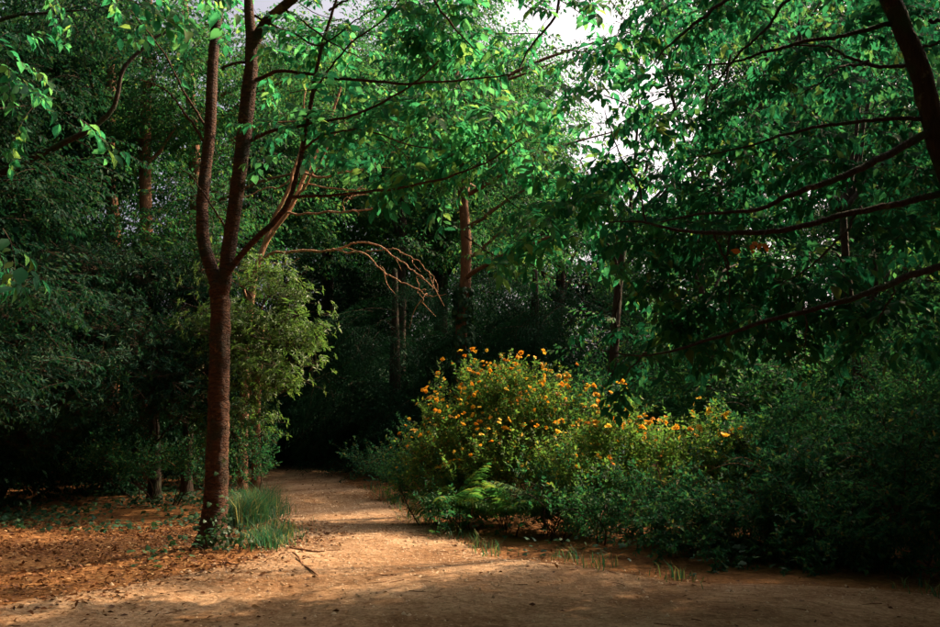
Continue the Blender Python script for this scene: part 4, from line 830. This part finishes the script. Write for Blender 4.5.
# ground ivy under the evergreens and undergrowth along the bank foot
def cover(name, label, n, xs, ys, size, mat, h=.12, clear_path=True, shape='ivy'):
    x = rng.uniform(*xs, n * 2); y = rng.uniform(*ys, n * 2)
    if clear_path: ok = (x < path_l(y) - .25 - .3 * rng.random(2 * n)) | (x > path_r(y) + .02 + .5 * rng.random(2 * n) ** 2)
    else: ok = np.ones(2 * n, bool)
    nz = np.sin(x * 1.7 + 1) * np.cos(y * 1.3) + .6 * np.sin(x * 4.1) * np.sin(y * 3.7); ok &= rng.random(2 * n) < .55 + .5 * nz
    x, y = x[ok][:n], y[ok][:n]; n = len(x); z = ground_z(x, y) + rng.random(n) * h + .01
    LM = np.zeros((n, 4, 4)); LM[:, 3, 3] = 1; d = unit(rng.normal(0, 1, (n, 3)) * np.array([1, 1, .3])); nr = unit(rng.normal(0, .35, (n, 3)) + np.array([0, -.2, 1]))
    xx = unit(np.cross(d, nr)); zz = np.cross(xx, d); LM[:, :3, :3] = np.stack([xx, d, zz], -1) * (size * rng.uniform(.6, 1.3, n))[:, None, None]; LM[:, :3, 3] = np.stack([x, y, z], -1)
    g = Geo(); leaves_into(g, LM, shape); o = link(name, g.mesh(name, [mat])); o['kind'] = 'stuff'; o['label'] = label; o['category'] = 'plants'
cover('ground_ivy', 'dark ground ivy under the evergreens on the left', 5500, (-12, -3.6), (12.8, 24), .08, M['ivy_mass'])
cover('ground_ivy', 'leafy undergrowth along the foot of the bank right of the path', 5500, (-3.5, 9), (9.2, 24), .07, M['ivy_mass'], h=.22)

def scatter_leaves(name, label, pts, size, flat=.25):
    n = len(pts); LM = np.zeros((n, 4, 4)); LM[:, 3, 3] = 1
    d = unit(rng.normal(0, 1, (n, 3)) * np.array([1, 1, .18])); nr = unit(rng.normal(0, flat, (n, 3)) + np.array([0, 0, 1])); xx = unit(np.cross(d, nr)); zz = np.cross(xx, d)
    LM[:, :3, :3] = np.stack([xx, d, zz], -1) * (size * rng.uniform(.3, 1.45, n))[:, None, None]; LM[:, :3, 3] = pts
    g = Geo(); leaves_into(g, LM, 'oval'); o = link(name, g.mesh(name, [M['litter']])); o['kind'] = 'stuff'; o['label'] = label; o['category'] = 'leaves'
def litter_points(n, xs, ys, dens):
    x = rng.uniform(*xs, n); y = rng.uniform(*ys, n); ok = rng.random(n) < dens(x, y); x, y = x[ok], y[ok]
    return np.stack([x, y, ground_z(x, y) + .014 + .012 * rng.random(len(x))], -1)
offpath = lambda x, y: ((x < path_l(y)) | (x > path_r(y)))
pl = litter_points(90000, (-9, -1.5), (6, 14), lambda x, y: np.clip(np.where(x < path_l(y) + .1, .55, .55 * np.exp(-(x - path_l(y) - .1) / .5) + .03), 0, 1) * (.6 + .4 * np.sin(x * 3 + y) * np.cos(y * 2.3 - x)))
scatter_leaves('fallen_leaves', 'orange brown fallen leaves covering the ground left of the path', pl, .052, .45)
pp = litter_points(60000, (-6, 9), (5.5, 26), lambda x, y: np.where(offpath(x, y), .12, .045 + .55 * np.exp(-(path_r(y) - x) / .35) + .25 * np.exp(-(x - path_l(y)) / .25)))
scatter_leaves('fallen_leaves', 'dry leaves scattered over the path and along its edges', pp, .05, .4)
# gravel on the path
n = 15000; y = 5.5 + 14 * rng.random(n) ** 1.4; x = path_l(y) + (path_r(y) - path_l(y)) * rng.random(n); ok = (np.abs(x) < .56 * y + .4); x, y = x[ok], y[ok]; n = len(x)
OV = np.array([(1, 0, 0), (0, 1, 0), (-1, 0, 0), (0, -1, 0), (0, 0, .8), (0, 0, -.5)]); OF = np.array([(0, 1, 4), (1, 2, 4), (2, 3, 4), (3, 0, 4)])
sz = rng.gamma(2, .0028, n) + .003; sc = sz[:, None] * rng.uniform(.6, 1.4, (n, 3)); a = rng.uniform(0, 6.28, n)
W = OV[None] * sc[:, None]; W = np.stack([W[..., 0] * np.cos(a)[:, None] - W[..., 1] * np.sin(a)[:, None], W[..., 0] * np.sin(a)[:, None] + W[..., 1] * np.cos(a)[:, None], W[..., 2]], -1)
W += np.stack([x, y, ground_z(x, y) + .0135], -1)[:, None]; g = Geo(); g.add(W.reshape(-1, 3), [(OF[None] + (np.arange(n) * 6)[:, None, None]).reshape(-1, 3)])
o = link('gravel', g.mesh('gravel', [M['pebble']])); o['kind'] = 'stuff'; o['label'] = 'fine gravel and grit on the path'; o['category'] = 'gravel'

def stick(label, a, b, r_, mid=.0):
    A, B = groundpt(*a), groundpt(*b); A[2] = ground_z(A[0], A[1]) + .012 + r_; B[2] = ground_z(B[0], B[1]) + .012 + r_; Mi = (A + B) / 2 + np.array([rng.normal(0, .02), rng.normal(0, .03), mid])
    V, F = tube([A, Mi, B], [r_, r_ * .9, r_ * .5], 6, n=12, rough=.08, wander=.02); g = Geo(); g.add(V, F); o = link('stick', g.mesh('stick', [M['bark_red']], True))
    o['label'] = label; o['category'] = 'stick'; o['group'] = 'sticks on the path'
stick('thin fallen stick lying on the path right of the forked tree', (293, 562), (318, 577), .011)
stick('short dark stick across the path edge beside the thin fallen stick', (290, 557), (324, 559), .014)
stick('tiny twig lying on the leaf litter below the forked tree', (222, 571), (238, 573), .012)

# small twigs lying on the litter and the path, and straggling grass along the path edges
n = 420; y = rng.uniform(6.2, 15, n); x = np.where(rng.random(n) < .6, path_l(y) - rng.gamma(1.4, .9, n), path_l(y) + (path_r(y) - path_l(y)) * rng.beta(.6, .6, n)); g = Geo()
for q in range(n):
    a = rng.uniform(0, 6.28); L_ = rng.uniform(.05, .22); d = np.array([math.cos(a), math.sin(a), 0]) * L_ / 2; c = np.array([x[q], y[q], ground_z(x[q], y[q]) + .02])
    V, F = tube([c - d, c + rng.normal(0, .012, 3) * np.array([1, 1, .3]), c + d], [.004, .0035, .0015], 4, n=5); g.add(V, F)
o = link('fallen_twigs', g.mesh('fallen_twigs', [M['bark_red']])); o['kind'] = 'stuff'; o['label'] = 'small dry twigs strewn over litter and path'; o['category'] = 'twigs'
sp = [(path_l(v) - .12 + rng.normal(0, .12), v, .12, .2) for v in np.arange(11.2, 22, .8)] + [(path_r(v) + .1 + rng.normal(0, .12), v, .14, .2) for v in np.arange(8.6, 20, .6)]
grass('grass', 'straggling short grass and weeds along both edges of the path', sp, 34, .2, M['grass'])
